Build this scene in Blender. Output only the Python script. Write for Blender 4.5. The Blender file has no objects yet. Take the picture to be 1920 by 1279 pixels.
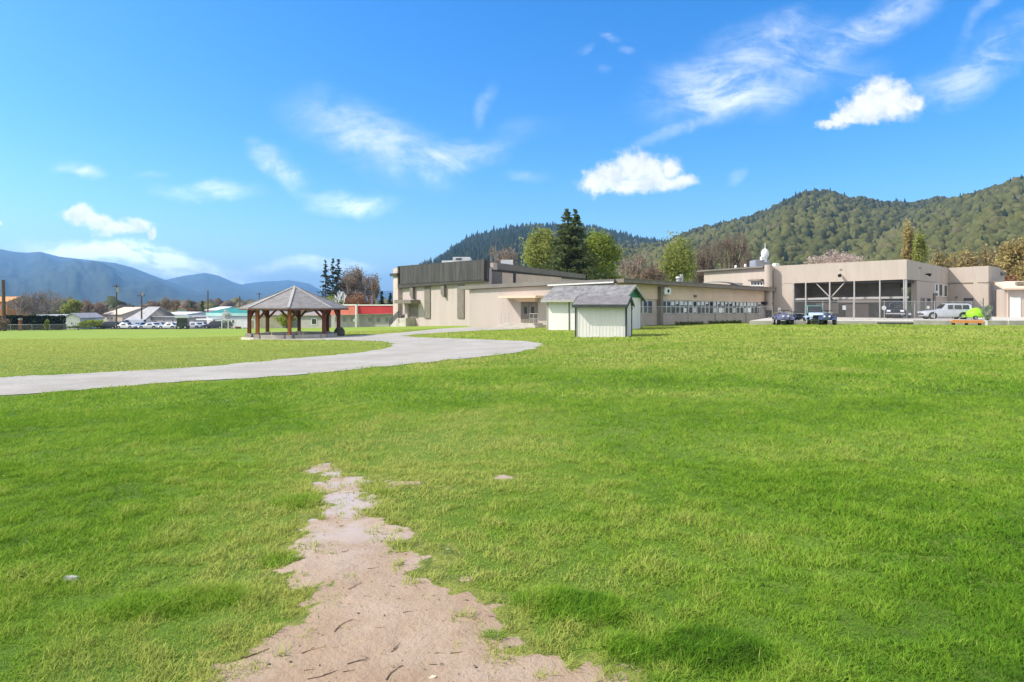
import bpy, bmesh, math, random
import numpy as np
from mathutils import Vector, Matrix, geometry
R = math.radians
random.seed(7)
rng = np.random.default_rng(7)
scene = bpy.context.scene
COL = scene.collection

# ------------------------------------------------------------------ camera, sky, sun, exposure
CAMZ, F, CX, HY = 1.65, 1150.0, 960.0, 574.0       # eye height, focal length and horizon of the photograph (1920 px wide)
cam = bpy.data.cameras.new('camera'); camo = bpy.data.objects.new('camera', cam); COL.objects.link(camo)
cam.sensor_width = 36.0; cam.lens = 36.0*F/1920.0; cam.shift_y = -(1279/2.0-HY)/1920.0
cam.clip_start = 0.05; cam.clip_end = 60000
camo.location = (0, 0, CAMZ); camo.rotation_euler = (R(90), 0, 0)
scene.camera = camo

SUN_EL = R(43); SUN_DIR = Vector((-math.cos(SUN_EL)*0.9988, -math.cos(SUN_EL)*0.05, math.sin(SUN_EL)))
sun = bpy.data.lights.new('sun', 'SUN'); suno = bpy.data.objects.new('sun', sun); COL.objects.link(suno)
sun.energy = 3.5; sun.angle = R(0.53); sun.color = (1.0, 0.935, 0.83)
suno.rotation_euler = SUN_DIR.to_track_quat('Z', 'Y').to_euler()
suno.location = (-60, -10, 80)
scene.view_settings.view_transform = 'Standard'; scene.view_settings.look = 'None'
scene.view_settings.gamma = 1.0; scene.view_settings.exposure = 0.90
scene.view_settings.use_curve_mapping = False
scene.cycles.use_denoising = True
scene.cycles.denoiser = 'OPENIMAGEDENOISE'
scene.cycles.max_bounces = 6; scene.cycles.diffuse_bounces = 4; scene.cycles.glossy_bounces = 2
scene.cycles.transparent_max_bounces = 12; scene.cycles.transmission_bounces = 3; scene.cycles.volume_bounces = 0
scene.cycles.caustics_reflective = False; scene.cycles.caustics_refractive = False

world = bpy.data.worlds.new('World'); scene.world = world; world.use_nodes = True

class NT:
    """tiny node-tree helper"""
    def __init__(s, nt): s.nt = nt
    def n(s, typ, **kw):
        nd = s.nt.nodes.new(typ)
        for k, v in kw.items():
            if k == 'ins':
                for a, b in v.items():
                    if hasattr(b, 'is_output') or isinstance(b, bpy.types.NodeSocket): s.nt.links.new(b, nd.inputs[a])
                    else: nd.inputs[a].default_value = b
            else: setattr(nd, k, v)
        return nd
    def l(s, a, b): s.nt.links.new(a, b)
    def math(s, op, a, b=0.0, c=0.0, clamp=False):
        nd = s.nt.nodes.new('ShaderNodeMath'); nd.operation = op; nd.use_clamp = clamp
        for i, v in enumerate((a, b, c)):
            if isinstance(v, bpy.types.NodeSocket): s.nt.links.new(v, nd.inputs[i])
            else: nd.inputs[i].default_value = v
        return nd.outputs[0]
    def vmath(s, op, a, b=(0, 0, 0), sc=None):
        nd = s.nt.nodes.new('ShaderNodeVectorMath'); nd.operation = op
        for i, v in enumerate((a, b)):
            if isinstance(v, bpy.types.NodeSocket): s.nt.links.new(v, nd.inputs[i])
            else: nd.inputs[i].default_value = v
        if sc is not None: nd.inputs['Scale'].default_value = sc
        return nd
    def noise(s, vec, scale, detail=4, rough=0.55, dist=0.0):
        return s.n('ShaderNodeTexNoise', ins={'Vector': vec, 'Scale': scale, 'Detail': detail, 'Roughness': rough, 'Distortion': dist})
    def ss(s, x, a, b, lo=0.0, hi=1.0):
        nd = s.nt.nodes.new('ShaderNodeMapRange'); nd.interpolation_type = 'SMOOTHSTEP'
        s.nt.links.new(x, nd.inputs['Value'])
        for k, v in (('From Min', a), ('From Max', b), ('To Min', lo), ('To Max', hi)): nd.inputs[k].default_value = v
        return nd.outputs['Result']
    def mix(s, f, a, b, typ='RGBA', blend='MIX'):
        nd = s.nt.nodes.new('ShaderNodeMix'); nd.data_type = typ
        ia, ib, io = (6, 7, 2) if typ == 'RGBA' else (2, 3, 0)
        if typ == 'RGBA': nd.blend_type = blend
        for i, v in ((0, f), (ia, a), (ib, b)):
            if isinstance(v, bpy.types.NodeSocket): s.nt.links.new(v, nd.inputs[i])
            else: nd.inputs[i].default_value = (tuple(v)+(1,))[:4] if typ == 'RGBA' and i else v
        return nd.outputs[io]

def build_world():
    w = NT(world.node_tree); w.nt.nodes.clear()
    out = w.n('ShaderNodeOutputWorld'); bg = w.n('ShaderNodeBackground'); w.l(bg.outputs[0], out.inputs[0])
    sky = w.n('ShaderNodeTexSky'); sky.sky_type = 'NISHITA'; sky.sun_disc = False
    sky.sun_elevation = SUN_EL; sky.sun_rotation = math.atan2(SUN_DIR.x, SUN_DIR.y)
    sky.altitude = 0; sky.air_density = 1.0; sky.dust_density = 1.1; sky.ozone_density = 2.6
    hs = w.n('ShaderNodeHueSaturation', ins={'Color': sky.outputs[0], 'Hue': 0.5, 'Saturation': 1.45, 'Value': 1.0})
    sep0 = w.n('ShaderNodeSeparateXYZ'); w.l(w.n('ShaderNodeTexCoord').outputs['Generated'], sep0.inputs[0])
    tint = w.mix(1.0, hs.outputs[0], (0.79, 1.05, 1.20), blend='MULTIPLY')
    low = w.ss(sep0.outputs[2], 0.02, 0.30, 1.0, 0.0)
    tint = w.mix(low, tint, w.mix(1.0, tint, (1.32, 1.12, 1.02), blend='MULTIPLY'))
    tc = w.n('ShaderNodeTexCoord')
    sep = w.n('ShaderNodeSeparateXYZ'); w.l(tc.outputs['Generated'], sep.inputs[0])
    ysafe = w.math('MAXIMUM', sep.outputs[1], 0.05)
    u = w.math('DIVIDE', sep.outputs[0], ysafe); v = w.math('DIVIDE', sep.outputs[2], ysafe)
    comb = w.n('ShaderNodeCombineXYZ'); w.l(u, comb.inputs[0]); w.l(v, comb.inputs[1])
    P0 = comb.outputs[0]
    front = w.ss(sep.outputs[1], 0.06, 0.2)
    # warps
    def warp(vec, scale, amt, detail=3):
        nz = w.noise(vec, scale, detail, 0.55)
        dv = w.vmath('SUBTRACT', nz.outputs['Color'], (0.5, 0.5, 0.5))
        dv2 = w.vmath('SCALE', dv.outputs[0], sc=amt)
        return w.vmath('ADD', vec, dv2.outputs[0]).outputs[0]
    Pw = warp(P0, 6.0, 0.09, 5)          # soft warp for cirrus
    Pc = warp(warp(P0, 22.0, 0.030, 4), 70.0, 0.012, 3)        # crisp warp for cumulus
    def ell(vec, px, py, a, b, rot=0.0):
        m = w.n('ShaderNodeMapping', vector_type='TEXTURE')
        w.l(vec, m.inputs['Vector'])
        m.inputs['Location'].default_value = ((px-CX)/F, (HY-py)/F, 0)
        m.inputs['Rotation'].default_value = (0, 0, R(rot))
        m.inputs['Scale'].default_value = (a/F, b/F, 1)
        return w.vmath('LENGTH', m.outputs[0]).outputs['Value']
    # cirrus: (px, py, half length, half height, rotation (ccw degrees), weight)
    cir = [(700, 265, 175, 70, -25, 1.05), (840, 298, 120, 36, 12, .9), (525, 320, 66, 34, -42, 1.35), (655, 383, 90, 24, -3, 1.2),
           (380, 356, 100, 22, -6, 1.1), (138, 318, 46, 15, -8, 1.2), (905, 205, 42, 16, 60, .45), (285, 318, 46, 10, 10, .3),
           (1390, 125, 215, 75, 22, .75), (1350, 165, 130, 50, -20, .75), (1640, 50, 190, 42, 34, .8), (1500, 170, 160, 36, 12, .5), (1480, 40, 60, 22, 50, .35),
           (1830, 120, 190, 46, 27, .9), (1840, 30, 110, 18, 48, .4), (1270, 235, 120, 15, 24, .6), (990, 330, 46, 16, 0, .4),
           (1142, 66, 26, 10, -10, .5), (1090, 88, 20, 8, 20, .45), (1390, 333, 30, 12, 20, .55), (1180, 90, 20, 9, 0, .35), (1135, 130, 18, 9, 0, .35),
           (200, 474, 170, 26, -4, 2.4), (330, 500, 190, 34, -7, 2.4), (600, 497, 140, 16, -2, 1.4), (960, 250, 90, 25, 15, .2)]
    tot = None
    for (px, py, a, b, rot, wt) in cir:
        r = ell(Pw, px, py, a, b, rot)
        k = w.ss(r, 0.15, 1.25, wt, 0.0)
        tot = k if tot is None else w.math('ADD', tot, k)
    mapf = w.n('ShaderNodeMapping'); w.l(warp(P0, 3.0, 0.16, 2), mapf.inputs['Vector']); mapf.inputs['Rotation'].default_value = (0, 0, R(-22)); mapf.inputs['Scale'].default_value = (5.5, 17, 1)
    fib = w.noise(mapf.outputs[0], 1.3, 9, 0.66, 0.6).outputs['Fac']
    fine = w.noise(Pw, 26, 6, 0.65).outputs['Fac']
    fibm = w.ss(w.math('ADD', w.math('MULTIPLY', fib, 0.72), w.math('MULTIPLY', fine, 0.28)), 0.36, 0.70)
    cirA = w.math('MULTIPLY', w.math('MULTIPLY', tot, w.math('ADD', w.math('MULTIPLY', fibm, 1.1), 0.10)), 0.62, clamp=True)
    cirA = w.math('MINIMUM', cirA, 0.84)
    # cumulus puffs
    cum = [(1118, 342, 28, 22, 0), (1146, 330, 30, 28, 0), (1190, 314, 40, 30, 0), (1226, 325, 34, 30, 0), (1258, 317, 20, 22, 0), (1180, 346, 84, 18, 0), (1284, 340, 26, 12, 0), (1245, 345, 40, 14, 0),
           (1650, 170, 36, 30, 0), (1624, 186, 30, 24, 0), (1677, 178, 30, 28, 0), (1702, 192, 26, 18, 0), (1655, 206, 62, 24, 0), (1600, 206, 30, 20, 0), (1722, 195, 14, 15, 0), (1562, 233, 32, 9, 0), (1588, 222, 28, 11, 0),
           (150, 403, 26, 17, 0), (180, 415, 34, 15, -15), (212, 427, 36, 15, 0), (262, 419, 24, 13, -15), (240, 428, 40, 10, 0), (284, 436, 10, 9, 0), (-2, 421, 8, 8, 0)]
    cr = None
    for (px, py, a, b, rot) in cum:
        r = ell(Pc, px, py, a*1.12, b*1.12, rot)
        k = w.math('SUBTRACT', 1.0, r)
        cr = k if cr is None else w.math('SMOOTH_MAX', cr, k, 0.25)
    cn = w.noise(P0, 44, 10, 0.70).outputs['Fac']
    crn = w.math('ADD', cr, w.math('MULTIPLY', w.math('SUBTRACT', cn, 0.5), 1.5))
    cumA = w.ss(crn, -0.24, 0.68)
    # self shading of the puffs: thicker and lower -> greyer
    n2 = w.noise(w.vmath('ADD', Pc, (0.013, 0.016, 0)).outputs[0], 30, 4, 0.55).outputs['Fac']
    n1 = w.noise(Pc, 30, 4, 0.55).outputs['Fac']
    relief = w.math('MULTIPLY', w.math('SUBTRACT', n1, n2), 2.6)
    bright = w.math('ADD', w.ss(crn, 0.25, 1.2, 1.0, 0.62), relief, clamp=True)
    ccol = w.mix(bright, (4.2, 4.4, 4.9), (6.2, 6.1, 6.0))
    lift = w.ss(v, 0.04, 0.26, 2.3, 1.0)          # low clouds lie behind more hazy air
    cc = w.vmath('SCALE', (6.0, 6.3, 6.7)); w.l(lift, cc.inputs['Scale'])
    cq = w.vmath('SCALE', ccol); w.l(w.ss(v, 0.08, 0.24, 1.5, 1.0), cq.inputs['Scale'])
    c1 = w.mix(w.math('MULTIPLY', cirA, front), tint, cc.outputs[0])
    c2 = w.mix(w.math('MULTIPLY', cumA, front), c1, cq.outputs[0])
    # added fill light: an unseen bright cloud veil in the sky behind the viewer
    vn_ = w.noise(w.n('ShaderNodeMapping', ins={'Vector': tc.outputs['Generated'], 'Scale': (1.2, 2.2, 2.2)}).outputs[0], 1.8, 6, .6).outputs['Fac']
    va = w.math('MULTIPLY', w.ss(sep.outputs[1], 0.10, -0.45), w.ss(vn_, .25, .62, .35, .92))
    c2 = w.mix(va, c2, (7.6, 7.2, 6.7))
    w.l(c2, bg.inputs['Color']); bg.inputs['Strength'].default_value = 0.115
    world.cycles.sampling_method = 'MANUAL'; world.cycles.sample_map_resolution = 1024
build_world()

# ------------------------------------------------------------------ numeric helpers
def P(px, py, D): return Vector(((px-CX)/F*D, D, CAMZ-(py-HY)/F*D))
def X(px, D): return (px-CX)/F*D
def Z(py, D): return CAMZ-(py-HY)/F*D

def _hash(ix, iy, seed):
    h = (ix.astype(np.int64)*374761393 + iy.astype(np.int64)*668265263 + seed*974634777) & 0x7fffffff
    h = ((h ^ (h >> 13))*1274126177) & 0x7fffffff
    return ((h ^ (h >> 16)) & 0xffff)/65535.0
def vnoise(x, y, seed=0):
    x = np.asarray(x, float); y = np.asarray(y, float)
    ix = np.floor(x); iy = np.floor(y); fx = x-ix; fy = y-iy
    fx = fx*fx*(3-2*fx); fy = fy*fy*(3-2*fy)
    a = _hash(ix, iy, seed); b = _hash(ix+1, iy, seed); c = _hash(ix, iy+1, seed); d = _hash(ix+1, iy+1, seed)
    return a+(b-a)*fx+(c-a)*fy+(a-b-c+d)*fx*fy
def fbm(x, y, seed=0, oct=4, gain=0.5):
    s = 0; a = 1; t = 0
    for k in range(oct):
        s = s+a*vnoise(np.asarray(x)*2**k+17.3*k, np.asarray(y)*2**k-9.1*k, seed+k); t += a; a *= gain
    return s/t
def sstep(x, a, b):
    t = np.clip((np.asarray(x, float)-a)/(b-a), 0, 1); return t*t*(3-2*t)

# terrain heights from pixel / distance control points (thin-plate spline)
_cp = [(-5, -8, 0), (5, -8, 0), (0, -2, 0), (-4, 1, 0), (4, 1, 0), (-20, -5, -.1), (20, -5, .0), (40, 5, .05), (-40, 2, -.6), (0, 2.7, 0), (3, 4.4, 0), (-2, 4.4, 0), (0, 7, -.02), (5.5, 6.6, 0), (-5, 6.6, -.04)]
for (px, py, D) in [(1500, 700, 15.1), (1900, 640, 28), (1700, 640, 28), (1800, 610, 54), (1600, 609, 53), (1440, 605, 72), (1200, 612, 58), (1130, 633, 37.2), (1030, 620, 52), (880, 613, 66), (750, 612, 84),
                     (560, 632, 46), (0, 742, 14), (0, 708, 18), (300, 719, 16), (700, 690, 20), (1000, 652, 29), (690, 613, 110), (300, 617, 138), (50, 618, 130), (-200, 640, 60), (0, 640, 56), (300, 640, 54), (800, 632, 42), (1400, 640, 29), (2300, 612, 54), (960, 760, 10.2)]:
    p = P(px, py, D); _cp.append((p.x, p.y, p.z))
_cp = np.array(_cp, float)
def _phi(r2): return 0.5*r2*np.log(np.maximum(r2, 1e-9))
_n = len(_cp); _A = np.zeros((_n+3, _n+3))
_d2 = ((_cp[:, None, :2]-_cp[None, :, :2])**2).sum(-1)
_A[:_n, :_n] = _phi(_d2)+np.eye(_n)*6.0
_A[:_n, _n] = 1; _A[:_n, _n+1:] = _cp[:, :2]; _A[_n, :_n] = 1; _A[_n+1:, :_n] = _cp[:, :2].T
_w = np.linalg.solve(_A, np.concatenate([_cp[:, 2], [0, 0, 0]]))
FLAT = -3.7
def T(x, y):
    x = np.asarray(x, float); y = np.asarray(y, float); sh = np.broadcast(x, y).shape
    xf = np.broadcast_to(x, sh).ravel(); yf = np.broadcast_to(y, sh).ravel()
    xc = np.clip(xf, -160, 120); yc = np.clip(yf, -12, 150)
    z = np.full(xc.shape, _w[_n]) + _w[_n+1]*xc + _w[_n+2]*yc
    for i in range(_n): z += _w[i]*_phi((xc-_cp[i, 0])**2+(yc-_cp[i, 1])**2)
    r = np.hypot(xf, yf); k = sstep(r, 135, 210)
    z = z*(1-k)+FLAT*k
    und = (fbm(xf*0.55, yf*0.55, 5, 3)-0.5)*0.075*(1-sstep(r, 10, 24))
    return (z+und).reshape(sh)
def Tz(x, y): return float(T(np.array([x]), np.array([y]))[0])
_Ds = np.geomspace(1.6, 420, 900)
def ground(px, py):
    """the point of the terrain seen at a pixel of the photograph"""
    k = (px-CX)/F; s = (py-HY)/F
    zr = CAMZ-s*_Ds; zt = T(k*_Ds, _Ds); idx = np.nonzero(zr <= zt)[0]
    if len(idx) == 0: D = 420.0
    else:
        i = idx[0]
        if i == 0: D = _Ds[0]
        else:
            a = zr[i-1]-zt[i-1]; b = zr[i]-zt[i]; D = _Ds[i-1]+(_Ds[i]-_Ds[i-1])*a/(a-b)
    return Vector((k*D, D, Tz(k*D, D)))
def inpoly(x, y, poly):
    c = np.zeros(np.shape(x), bool); n = len(poly)
    for i in range(n):
        x0, y0 = poly[i-1]; x1, y1 = poly[i]
        if y0 == y1: continue
        cond = ((y0 > y) != (y1 > y)) & (x < (x1-x0)*(y-y0)/(y1-y0)+x0)
        c ^= cond
    return c

# ------------------------------------------------------------------ materials
def c3(h):
    h = h.lstrip('#'); v = [int(h[i:i+2], 16)/255 for i in (0, 2, 4)]
    return tuple(x/12.92 if x <= 0.04045 else ((x+0.055)/1.055)**2.4 for x in v)
def pmat(name, col, rough=0.7, var=0.12, scale=1.2, bump=0.0, bscale=20, spec=0.3, metal=0.0, stretch=(1, 1, 1), dirt=None):
    m = bpy.data.materials.new(name); m.use_nodes = True; t = NT(m.node_tree)
    b = t.nt.nodes['Principled BSDF']; b.inputs['Roughness'].default_value = rough; b.inputs['Metallic'].default_value = metal
    b.inputs['Specular IOR Level'].default_value = spec
    tc = t.n('ShaderNodeTexCoord')
    mp = t.n('ShaderNodeMapping', ins={'Vector': tc.outputs['Object']}); mp.inputs['Scale'].default_value = stretch
    nz = t.noise(mp.outputs[0], scale, 6, 0.6).outputs['Fac']
    f = t.ss(nz, 0.28, 0.72)
    lo = tuple(x*(1-var) for x in col); hi = tuple(min(1, x*(1+var)) for x in col)
    c = t.mix(f, lo, hi)
    if dirt:
        nz2 = t.noise(mp.outputs[0], scale*4.3, 5, 0.65).outputs['Fac']
        c = t.mix(t.math('MULTIPLY', t.ss(nz2, 0.5, 0.75), dirt[1]), c, dirt[0])
    t.l(c, b.inputs['Base Color'])
    if bump:
        n2 = t.noise(tc.outputs['Object'], bscale, 5, 0.6).outputs['Fac']
        bp = t.n('ShaderNodeBump', ins={'Height': n2, 'Strength': bump, 'Distance': 0.05}); t.l(bp.outputs[0], b.inputs['Normal'])
    return m
def leafmat(name, dark, light, trans=0.35, up=0.0, attr=True, hue2=None):
    m = bpy.data.materials.new(name); m.use_nodes = True; t = NT(m.node_tree); t.nt.nodes.clear()
    out = t.n('ShaderNodeOutputMaterial')
    if attr: f = t.n('ShaderNodeAttribute', attribute_name='tint').outputs['Fac']
    else: f = t.noise(t.n('ShaderNodeTexCoord').outputs['Object'], 0.9, 4, 0.6).outputs['Fac']
    c = t.mix(f, dark, light)
    if hue2:
        oi = t.noise(t.n('ShaderNodeTexCoord').outputs['Object'], 0.35, 3, 0.6).outputs['Fac']
        c = t.mix(t.ss(oi, .42, .62), c, t.mix(f, hue2[0], hue2[1]))
    df = t.n('ShaderNodeBsdfDiffuse', ins={'Color': c}); tr = t.n('ShaderNodeBsdfTranslucent', ins={'Color': c})
    mx = t.n('ShaderNodeMixShader', ins={0: trans}); t.l(df.outputs[0], mx.inputs[1]); t.l(tr.outputs[0], mx.inputs[2])
    if up > 0:
        g = t.n('ShaderNodeNewGeometry')
        v = t.n('ShaderNodeMix', data_type='VECTOR'); v.inputs[0].default_value = up
        t.l(g.outputs['Normal'], v.inputs[4]); v.inputs[5].default_value = (0, 0, 1)
        nn = t.vmath('NORMALIZE', v.outputs[1]).outputs[0]
        t.l(nn, df.inputs['Normal'])
    t.l(mx.outputs[0], out.inputs[0])
    return m
M = {}
M['cream'] = pmat('cream_stucco', (.455, .385, .325), .85, .07, .35, .15, 30, .2, stretch=(1.6, 1.6, .28), dirt=((.32, .275, .23), .25))
M['gymcream'] = pmat('gym_cream_stucco', (.485, .405, .37), .85, .08, .35, .15, 30, .2, stretch=(1.6, 1.6, .28), dirt=((.34, .29, .25), .25))
M['cream2'] = pmat('cream_render', (.48, .41, .36), .85, .07, .3, .15, 30, .2, stretch=(1.6, 1.6, .28), dirt=((.36, .31, .26), .22))
M['shadecream'] = pmat('shade_lifted_cream', (.74, .555, .42), .85, .08, .5, .1, 30, .2)  # copy of the cream paint, extra light put into its colour for shaded walls
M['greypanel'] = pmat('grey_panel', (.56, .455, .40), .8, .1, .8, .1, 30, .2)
M['brown'] = pmat('brown_trim', (.22, .185, .15), .7, .12, 1, .1, 20)
M['taupe'] = pmat('taupe_pilaster', (.20, .17, .14), .8, .1, 1.5, .1, 20)
M['fasciagrey'] = pmat('weathered_slats', (.080, .077, .074), .8, .35, .9, .2, 20, stretch=(4, 4, .25), dirt=((.17, .155, .135), .5))
M['darkroof'] = pmat('dark_roof_edge', (.07, .06, .052), .7, .2, 1, .1, 20)
M['roofmem'] = pmat('roof_membrane', (.20, .18, .16), .8, .15, .5)
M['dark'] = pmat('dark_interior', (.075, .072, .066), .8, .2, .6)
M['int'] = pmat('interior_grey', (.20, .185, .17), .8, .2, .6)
M['black'] = pmat('black_plastic', (.015, .015, .016), .5, .2, 3)
M['rubber'] = pmat('tyre_rubber', (.02, .02, .02), .8, .2, 5)
M['white'] = pmat('white_paint', (.78, .78, .76), .6, .06, 1.5, 0, 20, .3, dirt=((.6, .6, .56), .2))
M['glass'] = pmat('window_glass', (.03, .035, .04), .08, .3, 1.0, 0, 20, .7)
M['steel'] = pmat('galvanised_steel', (.48, .47, .45), .5, .1, 3, 0, 20, .5, .4)
M['greysteel'] = pmat('grey_painted_steel', (.36, .345, .33), .55, .1, 2)
M['concrete'] = pmat('concrete', (.47, .43, .37), .9, .18, 1.4, .3, 25, .2, dirt=((.3, .27, .2), .35))
M['paveconc'] = pmat('pale_concrete', (.53, .485, .41), .9, .12, .6, .2, 20, .2, dirt=((.36, .33, .27), .3))
M['asphalt'] = pmat('asphalt', (.16, .155, .15), .9, .25, .15, .2, 20, .2)
M['stone'] = pmat('dark_stone', (.09, .08, .07), .9, .4, 4, .6, 8)
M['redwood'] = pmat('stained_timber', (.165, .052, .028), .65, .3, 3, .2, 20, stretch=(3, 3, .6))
M['redwood_lit'] = pmat('sunlit_stained_timber', (.33, .11, .04), .65, .25, 3, .2, 20, stretch=(3, 3, .6))  # brighter copy of the stained timber, sunlight painted into the colour of two posts
M['shingle'] = pmat('grey_shingles', (.255, .235, .22), .9, .2, 2.2, .5, 14, .2, dirt=((.18, .165, .16), .5))
M['mossyshingle'] = pmat('old_purple_grey_shingles', (.205, .195, .19), .9, .35, 1.8, .6, 10, .2, dirt=((.4, .4, .41), .6))
M['shedgrey'] = pmat('grey_shed_shingles', (.20, .185, .18), .9, .18, 1.8, .5, 12, .2, dirt=((.3, .29, .28), .4))
M['shedwhite'] = pmat('white_vertical_boards', (.775, .735, .705), .6, .05, .8, 0, 20, .3, stretch=(3, 3, .4), dirt=((.60, .61, .55), .35))
M['darktrim'] = pmat('dark_slate_trim', (.055, .062, .062), .6, .15, 2)
M['green'] = pmat('green_gable_paint', (.03, .17, .11), .6, .15, 1.5)
M['greenroof'] = pmat('green_metal_roof', (.03, .23, .17), .5, .15, .4)
M['mint'] = pmat('pale_mint_band', (.36, .60, .53), .6, .1, .4)
M['red'] = pmat('red_fascia', (.46, .035, .04), .6, .12, .3)
M['coral'] = pmat('faded_red_fascia', (.62, .17, .12), .6, .1, .4)
M['greywall'] = pmat('grey_rendered_wall', (.40, .375, .36), .85, .1, .4)
M['beigewall'] = pmat('beige_house_wall', (.55, .47, .38), .85, .1, .5)
M['orangewall'] = pmat('orange_house_wall', (.66, .30, .10), .85, .1, .5)
M['brownroof'] = pmat('brown_house_roof', (.30, .25, .22), .85, .2, 1.2)
M['greyroof'] = pmat('grey_house_roof', (.36, .35, .35), .85, .2, 1.2)
M['whiteroof'] = pmat('white_metal_roof', (.72, .72, .71), .5, .1, .3)
M['bark'] = pmat('bark', (.14, .105, .08), .9, .3, 4, .5, 12)
M['greybark'] = pmat('grey_bark', (.32, .265, .22), .9, .3, 4, .5, 12)
M['polewood'] = pmat('weathered_pole_timber', (.13, .085, .055), .85, .25, 3)
M['carwhite'] = pmat('white_car_paint', (.75, .75, .76), .25, .04, 2, 0, 20, .6)
M['carsilver'] = pmat('silver_car_paint', (.62, .63, .67), .28, .05, 2, 0, 20, .6, .35)
M['cardark'] = pmat('dark_car_paint', (.05, .055, .065), .25, .1, 2, 0, 20, .6)
M['lilac'] = pmat('lilac_plastic', (.13, .13, .22), .4, .25, 4)
M['paleblue'] = pmat('pale_blue_paint', (.50, .60, .78), .35, .12, 3)
M['navy'] = pmat('navy_paint', (.05, .07, .13), .35, .15, 3)
M['teal'] = pmat('teal_paint', (.16, .28, .27), .4, .15, 3)
M['lime'] = pmat('lime_green_tarp', (.27, .55, .02), .5, .12, 2, .3, 6)
M['orange'] = pmat('orange_stained_planks', (.80, .31, .09), .7, .2, 3, .1, 20, stretch=(1, 6, 6))
M['greyplank'] = pmat('grey_plank', (.42, .40, .36), .8, .15, 3)
M['twig'] = pmat('twig_bark', (.17, .115, .075), .9, .4, 20)
M['paletwig'] = pmat('dry_twig', (.33, .23, .14), .9, .3, 20)
M['chip'] = pmat('pale_wood_chip', (.62, .52, .36), .9, .2, 20)
M['metalgrey'] = pmat('grey_metal_unit', (.36, .37, .42), .5, .1, 2, 0, 20, .5, .3)
M['rust'] = pmat('rusty_post', (.30, .10, .05), .8, .3, 4)

def meshmat():
    m = bpy.data.materials.new('chain_link'); m.use_nodes = True; t = NT(m.node_tree); t.nt.nodes.clear()
    out = t.n('ShaderNodeOutputMaterial'); uv = t.n('ShaderNodeUVMap')
    sp = t.n('ShaderNodeSeparateXYZ'); t.l(uv.outputs[0], sp.inputs[0])
    a = t.math('FRACT', t.math('MULTIPLY', t.math('ADD', sp.outputs[0], sp.outputs[1]), 12.0))
    b = t.math('FRACT', t.math('MULTIPLY', t.math('SUBTRACT', sp.outputs[0], sp.outputs[1]), 12.0))
    k = t.math('MAXIMUM', t.math('LESS_THAN', a, 0.11), t.math('LESS_THAN', b, 0.11))
    tr = t.n('ShaderNodeBsdfTransparent'); df = t.n('ShaderNodeBsdfDiffuse', ins={'Color': (.36, .35, .33, 1)})
    mx = t.n('ShaderNodeMixShader'); t.l(k, mx.inputs[0]); t.l(tr.outputs[0], mx.inputs[1]); t.l(df.outputs[0], mx.inputs[2])
    t.l(mx.outputs[0], out.inputs[0]); return m
M['chain'] = meshmat()

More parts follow.
